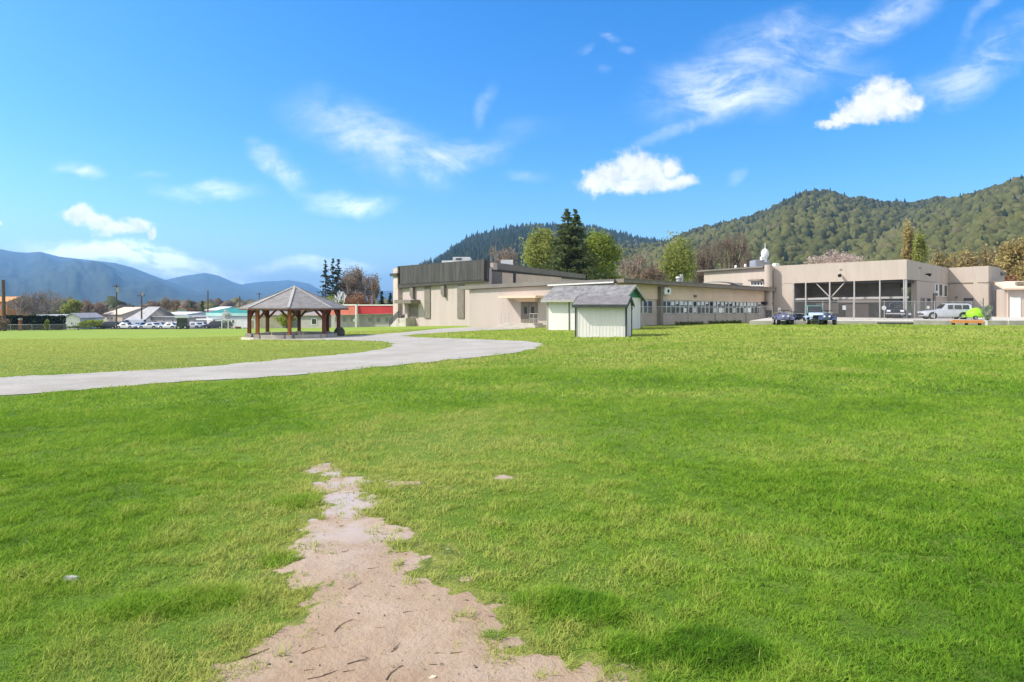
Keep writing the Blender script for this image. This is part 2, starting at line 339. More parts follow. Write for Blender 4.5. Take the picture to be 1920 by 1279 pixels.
# ------------------------------------------------------------------ mesh building
ORG = {}
def org(parent): return ORG.get(parent.name, Vector((0, 0, 0))) if parent else Vector((0, 0, 0))
def setp(o, label=None, cat=None, group=None, kind=None):
    if label: o['label'] = label
    if cat: o['category'] = cat
    if group: o['group'] = group
    if kind: o['kind'] = kind
    return o
def thing(name, label, cat, loc=(0, 0, 0), group=None):
    o = bpy.data.objects.new(name, None); COL.objects.link(o); o.location = loc; o.empty_display_size = 0.3
    ORG[o.name] = Vector(loc); return setp(o, label, cat, group)
def copy_tree(o, parent=None):
    c = o.copy(); COL.objects.link(c)
    if parent: c.parent = parent
    for ch in list(o.children): copy_tree(ch, c)
    return c
class MB:
    def __init__(s): s.v = []; s.f = []; s.t = []; s.uv = None
    def add(s, vs, fs, tint=None):
        o = len(s.v); s.v.extend([tuple(p) for p in vs]); s.f.extend([tuple(i+o for i in f) for f in fs])
        s.t.extend([0.5 if tint is None else tint]*len(vs)); return s
    def box8(s, p):   # p: 4 bottom + 4 top
        return s.add(p, [(3, 2, 1, 0), (4, 5, 6, 7), (0, 1, 5, 4), (1, 2, 6, 5), (2, 3, 7, 6), (3, 0, 4, 7)])
    def box(s, x0, x1, y0, y1, z0, z1):
        return s.box8([(x0, y0, z0), (x1, y0, z0), (x1, y1, z0), (x0, y1, z0), (x0, y0, z1), (x1, y0, z1), (x1, y1, z1), (x0, y1, z1)])
    def prism(s, poly, off):
        n = len(poly); off = Vector(off); a = [Vector(p) for p in poly]
        return s.add(a+[p+off for p in a], [tuple(range(n)), tuple(range(2*n-1, n-1, -1))]+[(i, (i+1) % n+0, (i+1) % n+n, i+n)[::-1] for i in range(n)])
    def tube(s, p0, p1, r0, r1=None, n=6, caps=True):
        p0 = Vector(p0); p1 = Vector(p1); r1 = r0 if r1 is None else r1
        d = (p1-p0)
        if d.length < 1e-6: return s
        d.normalize(); a = d.orthogonal().normalized(); b = d.cross(a)
        vs = []
        for p, r in ((p0, r0), (p1, r1)):
            for i in range(n):
                t = 2*math.pi*i/n; vs.append(p+(a*math.cos(t)+b*math.sin(t))*r)
        fs = [(i, (i+1) % n, (i+1) % n+n, i+n) for i in range(n)]
        if caps: fs += [tuple(range(n-1, -1, -1)), tuple(range(n, 2*n))]
        return s.add(vs, fs)
    def beam(s, p0, p1, w, h):
        p0 = Vector(p0); p1 = Vector(p1); d = (p1-p0).normalized()
        sd = d.cross(Vector((0, 0, 1)));
        if sd.length < 1e-4: sd = Vector((1, 0, 0))
        sd.normalize(); up = sd.cross(d).normalized(); a = sd*w/2; b = up*h/2
        return s.box8([p0-a-b, p0+a-b, p0+a+b, p0-a+b, p1-a-b, p1+a-b, p1+a+b, p1-a+b])
    def disc(s, c, ax, r, th, n=14):
        ax = Vector(ax).normalized(); c = Vector(c); return s.tube(c-ax*th/2, c+ax*th/2, r, r, n)
    def dome(s, c, rx, ry, rz, nu=14, nv=7, full=False):
        c = Vector(c); vs = []; fs = []; v0 = -math.pi/2 if full else 0.0
        for j in range(nv+1):
            a = v0+(math.pi/2-v0)*j/nv
            for i in range(nu):
                t = 2*math.pi*i/nu; vs.append(c+Vector((rx*math.cos(a)*math.cos(t), ry*math.cos(a)*math.sin(t), rz*math.sin(a))))
        for j in range(nv):
            for i in range(nu): fs.append((j*nu+i, j*nu+(i+1) % nu, (j+1)*nu+(i+1) % nu, (j+1)*nu+i))
        return s.add(vs, fs)
    def build(s, name, mat, parent=None, bevel=0.0, smooth=False, tint=False):
        o0 = org(parent); me = bpy.data.meshes.new(name)
        me.from_pydata([(p[0]-o0.x, p[1]-o0.y, p[2]-o0.z) for p in s.v], [], s.f)
        if tint:
            at = me.attributes.new('tint', 'FLOAT', 'POINT'); at.data.foreach_set('value', np.array(s.t, np.float32))
        if not tint:
            bm = bmesh.new(); bm.from_mesh(me); bmesh.ops.recalc_face_normals(bm, faces=bm.faces)
            if bevel:
                bmesh.ops.remove_doubles(bm, verts=bm.verts, dist=1e-5)
                bmesh.ops.bevel(bm, geom=list(bm.edges), offset=bevel, segments=2, affect='EDGES', clamp_overlap=True)
            bm.to_mesh(me); bm.free()
        if smooth: me.polygons.foreach_set('use_smooth', [True]*len(me.polygons))
        me.materials.append(mat)
        ob = bpy.data.objects.new(name, me); COL.objects.link(ob)
        if parent:
            ob.parent = parent; ORG[ob.name] = o0
        return ob
def big_mesh(name, V, Fc, mat, tint=None, parent=None):
    """numpy mesh: V (n,3), Fc (m,k) faces all of k corners"""
    me = bpy.data.meshes.new(name); n = len(V); m, k = Fc.shape
    o0 = org(parent); V = V-np.array(o0)[None, :]
    me.vertices.add(n); me.vertices.foreach_set('co', np.ascontiguousarray(V, np.float32).ravel())
    me.loops.add(m*k); me.loops.foreach_set('vertex_index', np.ascontiguousarray(Fc, np.int32).ravel())
    me.polygons.add(m); me.polygons.foreach_set('loop_start', np.arange(0, m*k, k, dtype=np.int32))
    if tint is not None:
        at = me.attributes.new('tint', 'FLOAT', 'POINT'); at.data.foreach_set('value', np.ascontiguousarray(tint, np.float32))
    me.update(calc_edges=True); me.materials.append(mat)
    ob = bpy.data.objects.new(name, me); COL.objects.link(ob)
    if parent: ob.parent = parent
    return ob

class Fac:
    """a vertical facade plane between two plan points given as (pixel column, distance)"""
    def __init__(s, pa, da, pb, db):
        s.A = Vector((X(pa, da), da)); s.B = Vector((X(pb, db), db)); s.L = (s.B-s.A).length; s.d = (s.B-s.A)/s.L
        n = Vector((s.d.y, -s.d.x)); s.n = n if n.dot(-s.A) > 0 else -n
    def at(s, px):
        k = (px-CX)/F; return (k*s.A.y-s.A.x)/(s.d.x-k*s.d.y)
    def D(s, px): return s.A.y+s.at(px)*s.d.y
    def z(s, px, py): return Z(py, s.D(px))
    def pt(s, u, w, z):
        q = s.A+s.d*u+s.n*w; return Vector((q.x, q.y, z))
    def box(s, mb, u0, u1, w0, w1, z0, z1):
        mb.box8([s.pt(u0, w0, z0), s.pt(u1, w0, z0), s.pt(u1, w1, z0), s.pt(u0, w1, z0), s.pt(u0, w0, z1), s.pt(u1, w0, z1), s.pt(u1, w1, z1), s.pt(u0, w1, z1)]); return mb
    def pbox(s, mb, x0, y0, x1, y1, w0, w1):
        xm = (x0+x1)/2; return s.box(mb, s.at(x0), s.at(x1), w0, w1, s.z(xm, y1), s.z(xm, y0))
    def ppoly(s, mb, pts, w0, w1):
        a = [s.pt(s.at(x), w0, s.z(x, y)) for x, y in pts]; n3 = Vector((s.n.x, s.n.y, 0))*(w1-w0)
        return mb.prism(a, n3)

# ------------------------------------------------------------------ ground sheet, paths
def jitter_poly(pts, step, amp, seed, sc=1.0):
    out = []; n = len(pts)
    for i in range(n):
        a = Vector(pts[i]); b = Vector(pts[(i+1) % n]); L = (b-a).length; k = max(1, int(L/step))
        nn = Vector((-(b-a).y, (b-a).x)); nn = nn/nn.length if nn.length > 0 else nn
        for j in range(k):
            q = a.lerp(b, j/k); am = amp*(0.4+0.6*min(1, q.length/25))
            q = q+nn*float(fbm(np.array([q.x*sc]), np.array([q.y*sc]), seed, 4, .6)[0]-0.5)*2*am
            out.append((q.x, q.y))
    return out
def sheet(name, poly, lift, mat, grid, label):
    xs = [p[0] for p in poly]; ys = [p[1] for p in poly]
    gx, gy = np.meshgrid(np.arange(min(xs), max(xs), grid), np.arange(min(ys), max(ys), grid))
    gx = gx.ravel()+rng.uniform(-.2, .2, gx.size)*grid; gy = gy.ravel()+rng.uniform(-.2, .2, gy.size)*grid
    k = inpoly(gx, gy, poly)
    pts = [Vector(p) for p in poly]+[Vector((a, b)) for a, b in zip(gx[k], gy[k])]
    n = len(poly)
    vs, es, fs, *_ = geometry.delaunay_2d_cdt(pts, [(i, (i+1) % n) for i in range(n)], [], 1, 1e-4)
    V = np.array([(v.x, v.y) for v in vs]); zz = T(V[:, 0], V[:, 1])+lift
    me = bpy.data.meshes.new(name); me.from_pydata([(a, b, c) for (a, b), c in zip(V, zz)], [], [tuple(f) for f in fs])
    bm = bmesh.new(); bm.from_mesh(me)
    for f in bm.faces:
        if f.normal.z < 0: f.normal_flip()
    bm.to_mesh(me); bm.free()
    me.materials.append(mat); me.polygons.foreach_set('use_smooth', [True]*len(me.polygons))
    o = bpy.data.objects.new(name, me); COL.objects.link(o); setp(o, label, name.replace('_', ' '), None, 'structure'); return o
def gpoly(px): return [tuple(ground(x, y).xy) for x, y in px]

PATH_PX = [(-420, 800), (0, 743), (150, 733), (300, 719), (450, 711), (600, 700), (700, 690), (800, 680), (900, 670), (960, 662), (1000, 655), (1018, 648), (1012, 643), (985, 640), (930, 638), (860, 635), (790, 633),
           (752, 630), (790, 627), (850, 623), (900, 620), (985, 617), (1000, 613), (880, 613.5), (820, 617), (760, 623), (700, 628), (645, 630), (560, 633), (475, 633), (480, 637), (560, 638), (640, 638), (690, 639.5), (725, 641.5), (738, 645), (735, 650), (720, 655), (680, 661), (600, 668), (500, 677), (400, 687), (250, 696), (100, 703), (0, 708), (-420, 738)]
path_poly = jitter_poly(gpoly(PATH_PX), 0.22, 0.36, 11, 1.7)
DIRT_PX = [(380, 1400), (425, 1285), (455, 1232), (500, 1200), (560, 1172), (596, 1130), (604, 1100), (560, 1082), (545, 1058), (585, 1040), (560, 1012), (575, 992), (598, 960), (620, 948), (590, 930), (580, 915), (604, 898), (590, 880), (615, 866), (640, 880), (652, 893), (690, 900), (680, 915), (660, 926), (705, 938), (716, 950), (690, 955), (730, 985), (770, 1010), (745, 1022), (800, 1035), (826, 1050), (800, 1062), (818, 1090), (850, 1112), (905, 1118), (985, 1126), (960, 1150), (980, 1182), (1012, 1200), (1005, 1222), (1055, 1230), (1062, 1258), (1110, 1266), (1180, 1254), (1172, 1285), (1260, 1400)]
dirt_poly = gpoly(DIRT_PX)
dirt_bits = []
for (px, py, rx, ry, sd) in [(735, 906, 16, 5, 1), (780, 905, 14, 4, 2), (940, 895, 15, 4, 3), (835, 917, 10, 3, 4), (575, 1012, 22, 9, 5), (845, 1030, 22, 8, 8), (880, 1085, 16, 6, 9), (1140, 1160, 22, 7, 10)]:
    pts = []
    for k in range(26):
        a = 2*math.pi*k/26; rr = 0.55+0.9*float(vnoise(np.array([math.cos(a)*1.7+sd*3]), np.array([math.sin(a)*1.7+sd*5]), 40)[0])
        pts.append((px+rx*rr*math.cos(a), py+ry*rr*math.sin(a)))
    dirt_bits.append(gpoly(pts))

def sdpoly(x, y, poly):
    """signed plan distance to a polygon, negative inside"""
    x = np.asarray(x, float); y = np.asarray(y, float); d = np.full(x.shape, 9.0)
    for i in range(len(poly)):
        ax, ay = poly[i-1]; bx, by = poly[i]; ex, ey = bx-ax, by-ay; L = ex*ex+ey*ey+1e-9
        t = np.clip(((x-ax)*ex+(y-ay)*ey)/L, 0, 1); d = np.minimum(d, np.hypot(x-ax-ex*t, y-ay-ey*t))
    return np.where(inpoly(x, y, poly), -d, d)
def mud_sd(x, y):
    """how far a spot lies from the bare mud, with a ragged edge"""
    x = np.asarray(x, float); y = np.asarray(y, float); out = np.full(x.shape, 2.0)
    k = (np.abs(x) < 3.2) & (y < 9.5)
    if k.any():
        xs, ys = x[k], y[k]; d = sdpoly(xs, ys, dirt_poly)
        for q in dirt_bits: d = np.minimum(d, sdpoly(xs, ys, q)*1.6+.02)
        d = d+.035+(fbm(xs*3.2, ys*3.2, 141, 3)-.5)*.30+(fbm(xs*11, ys*11, 142, 3)-.5)*.30+(fbm(xs*30, ys*30, 143, 2)-.5)*.10
        out[k] = d
    return out
def ground_material():
    m = bpy.data.materials.new('lawn_ground'); m.use_nodes = True; t = NT(m.node_tree); b = t.nt.nodes['Principled BSDF']
    b.inputs['Roughness'].default_value = .9; b.inputs['Specular IOR Level'].default_value = .1
    o = t.n('ShaderNodeTexCoord').outputs['Object']
    big = t.noise(o, .09, 4, .55).outputs['Fac']; mid = t.noise(o, .55, 5, .6).outputs['Fac']; fine = t.noise(o, 7, 6, .7).outputs['Fac']
    c = t.mix(t.ss(mid, .3, .7), (.075, .135, .018), (.125, .19, .026))  # thatch base kept dark, painting tuft shadow into the gaps between blades
    c = t.mix(t.math('MULTIPLY', t.ss(big, .42, .62), .5), c, (.17, .20, .045))
    sp = t.n('ShaderNodeSeparateXYZ'); t.l(o, sp.inputs[0])
    c = t.mix(t.ss(sp.outputs[1], 22, 48), c, t.mix(t.ss(mid, .3, .7), (.20, .29, .035), (.29, .36, .06)))
    mow = t.ss(t.math('ADD', t.noise(t.n('ShaderNodeMapping', ins={'Vector': o, 'Rotation': (0, 0, R(8)), 'Scale': (.03, .22, 1)}).outputs[0], 1.0, 3, .5).outputs['Fac'], 0), .35, .65)
    c = t.mix(t.math('MULTIPLY', mow, .30), c, (.27, .34, .06))
    c = t.mix(t.math('MULTIPLY', t.ss(fine, .5, .75), .45), c, (.06, .13, .012))
    t.l(c, b.inputs['Base Color'])
    bp = t.n('ShaderNodeBump', ins={'Height': fine, 'Strength': .6, 'Distance': .06}); t.l(bp.outputs[0], b.inputs['Normal'])
    return m
def build_ground():
    y = np.concatenate([np.array([-14000, -5000, -1500, -400, -120, -50]), np.linspace(-25, 1.5, 28), np.geomspace(1.7, 320, 190), np.array([500, 900, 2000, 5000, 9000, 14000])])
    xh = np.concatenate([np.linspace(.12, 3, 25), np.geomspace(3.15, 330, 110), np.array([500, 900, 2000, 5000, 9000, 14000])])
    x = np.concatenate([-xh[::-1], [0], xh]); gx, gy = np.meshgrid(x, y); gz = T(gx, gy)
    V = np.stack([gx.ravel(), gy.ravel(), gz.ravel()], 1); nx, ny = len(x), len(y)
    i = (np.arange(ny-1)[:, None]*nx+np.arange(nx-1)[None, :]).ravel()
    o = big_mesh('ground', V, np.stack([i, i+1, i+1+nx, i+nx], 1), ground_material())
    o.data.polygons.foreach_set('use_smooth', [True]*len(o.data.polygons))
    setp(o, 'green lawn and level ground running out to the hills', 'ground', None, 'structure')
build_ground()

def gravel_material():
    m = bpy.data.materials.new('pale_gravel'); m.use_nodes = True; t = NT(m.node_tree); b = t.nt.nodes['Principled BSDF']
    b.inputs['Roughness'].default_value = .95; b.inputs['Specular IOR Level'].default_value = .15
    o = t.n('ShaderNodeTexCoord').outputs['Object']
    a = t.noise(o, .5, 5, .6).outputs['Fac']; f = t.noise(o, 30, 3, .7).outputs['Fac']; s = t.n('ShaderNodeTexVoronoi', ins={'Vector': o, 'Scale': 45}).outputs['Distance']
    c = t.mix(t.ss(a, .3, .7), (.36, .325, .275), (.445, .405, .35)); c = t.mix(t.math('MULTIPLY', t.ss(f, .5, .75), .4), c, (.22, .20, .18))
    w = t.noise(o, 1.3, 6, .65).outputs['Fac']; c = t.mix(t.math('MULTIPLY', t.ss(w, .56, .70), .45), c, (.27, .245, .18))
    w2 = t.noise(t.n('ShaderNodeMapping', ins={'Vector': o, 'Rotation': (0, 0, R(-20)), 'Scale': (.25, 1.1, 1)}).outputs[0], 1.4, 5, .6).outputs['Fac']; c = t.mix(t.math('MULTIPLY', t.ss(w2, .45, .65), .35), c, (.49, .45, .40))
    t.l(c, b.inputs['Base Color'])
    bp = t.n('ShaderNodeBump', ins={'Height': t.math('ADD', f, s), 'Strength': .45, 'Distance': .03}); t.l(bp.outputs[0], b.inputs['Normal']); return m
def dirt_material():
    m = bpy.data.materials.new('trodden_mud'); m.use_nodes = True; t = NT(m.node_tree); b = t.nt.nodes['Principled BSDF']
    o = t.n('ShaderNodeTexCoord').outputs['Object']
    a = t.noise(o, 1.7, 6, .6).outputs['Fac']; f = t.noise(o, 40, 5, .7).outputs['Fac']; g = t.noise(o, 7, 5, .65).outputs['Fac']
    c = t.mix(t.ss(a, .3, .7), (.345, .236, .15), (.43, .318, .225)); c = t.mix(t.math('MULTIPLY', t.ss(f, .52, .7), .35), c, (.21, .135, .085))
    c = t.mix(t.math('MULTIPLY', t.ss(g, .56, .70), .35), c, (.27, .175, .115))
    vs = t.n('ShaderNodeTexVoronoi', ins={'Vector': o, 'Scale': 26}).outputs['Distance']
    peb = t.ss(vs, .13, .07); pr = t.ss(t.noise(o, 3.1, 2, .5).outputs['Fac'], .55, .65)
    c = t.mix(t.math('MULTIPLY', t.math('MULTIPLY', peb, pr), .6), c, (.12, .08, .05))
    sp = t.n('ShaderNodeSeparateXYZ'); t.l(o, sp.inputs[0])
    far = t.ss(sp.outputs[1], 3.5, 4.9)
    wet = t.math('MULTIPLY', far, t.ss(t.noise(o, 2.6, 6, .65).outputs['Fac'], .36, .62))
    sd = t.n('ShaderNodeAttribute', attribute_name='tint').outputs['Fac']
    edge = t.ss(t.math('ADD', sd, t.math('MULTIPLY', t.math('SUBTRACT', f, .5), .10)), -.01, .02)
    c = t.mix(wet, c, (.47, .37, .30)); wet = t.math('MULTIPLY', wet, t.math('SUBTRACT', 1.0, edge))  # wet mud also painted paler, imitating the sheen of the sky on it
    t.l(t.mix(edge, c, t.mix(t.ss(g, .40, .60), (.11, .14, .025), (.23, .24, .05))), b.inputs['Base Color'])
    t.l(t.math('ADD', t.math('MULTIPLY', wet, -.52), .84), b.inputs['Roughness'])
    t.l(t.math('ADD', t.math('MULTIPLY', wet, .45), .2), b.inputs['Specular IOR Level'])
    h = t.math('ADD', t.math('MULTIPLY', g, .7), t.math('MULTIPLY', f, .35))
    st = t.math('ADD', t.math('MULTIPLY', wet, -.45), .55)
    bp = t.n('ShaderNodeBump', ins={'Height': h, 'Strength': t.math('MULTIPLY', st, 1.25), 'Distance': .04}); t.l(bp.outputs[0], b.inputs['Normal']); return m
M['gravel'] = gravel_material(); M['dirt'] = dirt_material()
sheet('gravel_path', path_poly, 0.015, M['gravel'], 1.2, 'pale grey gravel path curving round the field to the gazebo')
def mud_sheet():
    g = .035; x = np.arange(-2.6, 2.2, g); y = np.arange(1.2, 8.6, g); gx, gy = np.meshgrid(x, y); sd = mud_sd(gx.ravel(), gy.ravel()); nx, ny = len(x), len(y)
    V = np.stack([gx.ravel(), gy.ravel(), T(gx, gy).ravel()+.006], 1); V[:, 2] -= .012*np.clip(sd/.3, 0, 1)
    V[:, 2] += (fbm(V[:, 0]*9, V[:, 1]*9, 150, 3)-.5)*.012*np.clip(-sd*8, 0, 1)
    i = (np.arange(ny-1)[:, None]*nx+np.arange(nx-1)[None, :]).ravel(); Fq = np.stack([i, i+1, i+1+nx, i+nx], 1)
    Fq = Fq[(sd[Fq] < .35).any(1)]; u, inv = np.unique(Fq, return_inverse=True)
    o = big_mesh('dirt_path', V[u], inv.reshape(Fq.shape), M['dirt'], sd[u]); o.data.polygons.foreach_set('use_smooth', [True]*len(o.data.polygons))
    setp(o, 'bare trodden mud path in the foreground lawn, wet at its far end', 'dirt path', None, 'structure')
mud_sheet()

# pavement in front of the tall building (real step up from the lawn)
PZ = 0.32
pv = [P(1405, 0, 55.5), P(1500, 0, 55.0), P(1640, 0, 54.4), P(1790, 0, 53.6), P(1960, 0, 53.2), P(2400, 0, 53), P(2400, 0, 120), P(1440, 0, 120), P(1440, 0, 70)]
pave_poly = [(p.x, p.y) for p in pv]
mb = MB(); mb.prism([(p.x, p.y, -1.2) for p in pv], (0, 0, PZ+1.2)); setp(mb.build('pavement', M['paveconc']), 'pale concrete apron in front of the tall building', 'pavement', None, 'structure')
# asphalt behind the left field
mb = MB(); mb.add([(-260, 141, FLAT+.02), (-10, 141, FLAT+.02), (-10, 200, FLAT+.02), (-260, 200, FLAT+.02)], [(0, 1, 2, 3)])
mb2 = []
for i in range(41):
    for j in range(6):
        x = -270+i*6.6; y = 139+j*13; mb2.append((x, y, Tz(x, y)+.05))
mb = MB(); mb.add(mb2, [(i*6+j, i*6+6+j, i*6+7+j, i*6+j+1) for i in range(40) for j in range(5)])
setp(mb.build('car_park', M['asphalt']), 'grey asphalt car park beyond the playing field', 'car park', None, 'structure')

# ------------------------------------------------------------------ school buildings
def poly_roof(mb, pts, z0, z1):
    mb.prism([(p[0], p[1], z0) for p in pts], (0, 0, z1-z0)); return mb

def build_gym():
    G = Fac(742, 84.3, 917, 70); o = thing('gym_hall', 'tall cream gym hall with a long weathered grey slatted fascia and brown pilasters', 'building', (G.A.x, G.A.y, -1.2))
    zt = 6.75
    S = Fac(917, 70, 1097, 92)
    # plan: front wall from G.A to G.B, side wall S.A to S.B
    back = S.B-S.d*0+(G.A-G.B)
    w = MB(); G.box(w, 0, G.L, -.4, 0, -2.0, 6.05); w.build('wall', M['gymcream'], o)
    f = MB(); G.ppoly(f, [(756, 500.5), (920, 487.3), (920, 524.3), (756, 533.5)], .25, .5)
    u0, u1 = G.at(756), G.at(920); n = 74
    for i in range(n):
        a = u0+(u1-u0)*i/n; h0 = .012+.02*random.random()
        za = G.z(753+(915-753)*i/n, 500.5-13*i/n); zb = G.z(753+(915-753)*i/n, 533-9*i/n)
        G.box(f, a+.02, a+(u1-u0)/n-.03-.03*random.random(), .5, .5+h0, zb+.02, za-.02)
    f.build('fascia_panel', M['fasciagrey'], o)
    d = MB(); G.ppoly(d, [(751, 499.5), (753, 500), (753, 541), (751, 541)], .0, .5); G.ppoly(d, [(915, 486.5), (918, 486.5), (917, 527), (915, 527)], .0, .8)
    G.ppoly(d, [(753, 533.5), (915, 524.5), (920, 527.3), (753, 540.5)], .1, .45); G.ppoly(d, [(754, 499.4), (921, 486.2), (921, 487.3), (754, 500.5)], .2, .53); d.build('soffit_band', M['darkroof'], o)
    r = MB(); poly_roof(r, [tuple(G.A), tuple(G.B), tuple(S.B), tuple(G.A+S.d*S.L)], 5.6, 6.1); r.build('roof', M['roofmem'], o)
    for (x0, x1, y0, y1) in ((797, 807.5, 537, 597), (858.5, 871, 535, 597)):
        p = MB(); G.pbox(p, x0, y0, x1, y1, 0, .12); p.build('pilaster', M['taupe'], o)
    for x0, y0 in ((772.5, 540), (831, 536.5)):
        p = MB(); G.ppoly(p, [(x0, y0), (x0+6, y0-.4), (x0+6, y0+21), (x0+3, y0+20), (x0, y0+13)], 0, .4); p.build('bracket', M['taupe'], o)
    c = MB(); G.pbox(c, 743, 503.5, 752, 612, 0, .5); c.build('corner_pillar', M['greypanel'], o)
    c = MB(); G.pbox(c, 739.5, 513, 753, 518, 0, .75); c.build('pillar_cap', M['darkroof'], o)
    # entry porch with stair
    c = MB(); G.pbox(c, 757, 562.5, 788, 569, 0, 1.5); c.build('porch_canopy', M['taupe'], o)
    c = MB(); G.pbox(c, 767, 572, 784, 596, 0, .06); c.build('door', M['brown'], o)
    c = MB(); G.ppoly(c, [(763, 569), (768, 569), (768, 596), (771, 606), (763, 606)], 0, .35); c.build('porch_cheek', M['cream2'], o)
    st = MB(); L0 = G.at(766); z0 = G.z(766, 596); zb = G.z(745, 612)
    for i in range(7):
        G.box(st, L0-.32*(i+1), L0-.32*i+(1.6 if i == 0 else 0), .05, 1.5, zb-.6, z0-(z0-zb)*i/7)
    so = st.build('stair', M['concrete'], o)
    h = MB()
    for w_ in (.05, 1.5):
        a = G.pt(L0, w_, z0+.95); b = G.pt(L0-2.3, w_, zb+.9)
        for k in range(4): h.beam(a-Vector((0, 0, k*.22)), b-Vector((0, 0, k*.22)), .06, .12)
        h.tube(G.pt(L0-2.3, w_, zb), b, .05); h.tube(G.pt(L0, w_, z0-.6), a, .05)
    h.build('handrail', M['darktrim'], so)
    # right flank (upper part stands above the entrance wing)
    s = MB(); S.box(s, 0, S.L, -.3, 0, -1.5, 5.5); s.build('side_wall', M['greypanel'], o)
    s = MB(); S.ppoly(s, [(921, 509), (940, 510.5), (940, 540), (921, 540)], 0, .12); s.build('pilaster', M['taupe'], o)
    s = MB(); S.ppoly(s, [(962, 511.5), (965.5, 512), (965.5, 535), (962, 535)], 0, .15); s.build('downpipe', M['darkroof'], o)
    for a, b, ya, yb, yc, yd in ((941, 961.5, 510.5, 512, 534, 534), (966, 1052, 512.5, 520, 532, 530)):
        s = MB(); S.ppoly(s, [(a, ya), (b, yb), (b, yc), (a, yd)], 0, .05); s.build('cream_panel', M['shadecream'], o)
    s = MB(); S.ppoly(s, [(928, 492.5), (1096, 515), (1096, 522.5), (928, 505)], -.3, .16); s.build('side_fascia', M['brown'], o)
    s = MB(); S.ppoly(s, [(921, 504.5), (1097, 521), (1097, 524), (921, 509)], 0, .1); s.build('side_gutter', M['darkroof'], o)
    s = MB(); S.pbox(s, 922, 493.5, 929.5, 506, -.2, .2); s.build('corner_block', M['greypanel'], o)
    # roof units
    def unit(pxa, pya, pxb, pyb, D, dep, name, mat):
        u = MB(); u.box(X(pxa, D), X(pxb, D), D, D+dep, Z(pyb, D), Z(pya, D)); return u.build(name, mat, o, bevel=.04)
    a = unit(828, 488.6, 850, 505, 84, 3, 'roof_unit', M['white']); b = unit(849, 482, 882, 505, 83, 3, 'roof_unit', M['white'])
    v = MB(); v.box(X(855, 83), X(866, 83), 82.9, 83.2, Z(487, 83), Z(484.3, 83)); v.build('air_grille', M['dark'], b)
    unit(939, 487.2, 962, 505, 88, 3, 'roof_unit', M['white'])
build_gym()

E = Fac(880, 66, 1153, 56)
W = Fac(1153, 56, 1440, 76)
def build_entrance_wing():
    o = thing('entrance_wing', 'low plain cream wing with a canopied double door between gym and sheds', 'building', (E.A.x, E.A.y, -1))
    w = MB(); a = [E.pt(0, 0, -2), E.pt(E.L, 0, -2), E.pt(E.L, 0, E.z(1153, 530)), E.pt(0, 0, E.z(880, 543))]
    w.prism(a, Vector((-E.n.x, -E.n.y, 0))*7)
    w.build('wall', M['cream2'], o)
    r = MB(); E.ppoly(r, [(861, 537), (980, 530), (1154, 523.5), (1154, 529), (1040, 534.5), (880, 542.5), (861, 543)], -8, .3); r.build('roof', M['roofmem'], o)
    tr = MB(); E.ppoly(tr, [(1030, 534.2), (1153.3, 528.2), (1153.3, 530.6), (1030, 536.5)], .3, .36); tr.build('roof_flashing', M['white'], o)
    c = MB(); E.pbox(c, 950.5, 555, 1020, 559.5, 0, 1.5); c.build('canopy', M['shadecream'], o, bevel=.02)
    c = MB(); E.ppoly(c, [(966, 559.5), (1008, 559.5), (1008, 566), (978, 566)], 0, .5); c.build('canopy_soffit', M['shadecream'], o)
    d = MB(); E.pbox(d, 977, 565.5, 1008.5, 605, 0, .05); df = d.build('door_frame', M['brown'], o)
    for x0, x1 in ((980, 992.2), (993.2, 1006)):
        d = MB(); E.pbox(d, x0, 568, x1, 605, .05, .09); dd = d.build('door', M['taupe'], o)
        xm = (x0+x1)/2; g = MB(); E.pbox(g, xm-2.6, 575.5, xm+3, 588, .09, .10); g.build('pane', M['glass'], dd)
        hx = x1-1.4 if x0 < 985 else x0+1.0
        h = MB(); E.pbox(h, hx, 588, hx+.5, 593, .09, .15); h.build('handle', M['steel'], dd)
    l = MB(); E.pbox(l, 983, 557.8, 988, 560.6, 1.0, 1.3); l.build('porch_lamp', M['white'], o, bevel=.03)
    zb = E.z(985, 613); z1 = E.z(985, 605.3); st = MB(); u0, u1 = E.at(955), E.at(1023)
    E.box(st, u0+.4, u1-.4, 0, 1.5, zb-.7, z1); E.box(st, u0+.0, u1-.0, 0, 1.9, zb-.7, z1-.17); E.box(st, u0-.35, u1+.3, 0, 2.3, zb-.7, z1-.32)
    so = st.build('step', M['concrete'], o, bevel=.015)
    for ua, ub in ((u0+.0, u0+.95), (u1-1.0, u1)):
        h = MB()
        for z in (.45, .95): h.tube(E.pt(ua, 1.4, z1+z), E.pt(ub, 1.4, z1+z), .022)
        for uu in (ua, (ua+ub)/2, ub): h.tube(E.pt(uu, 1.4, z1-.2), E.pt(uu, 1.4, z1+.95), .022)
        h.build('handrail', M['steel'], so)
build_entrance_wing()

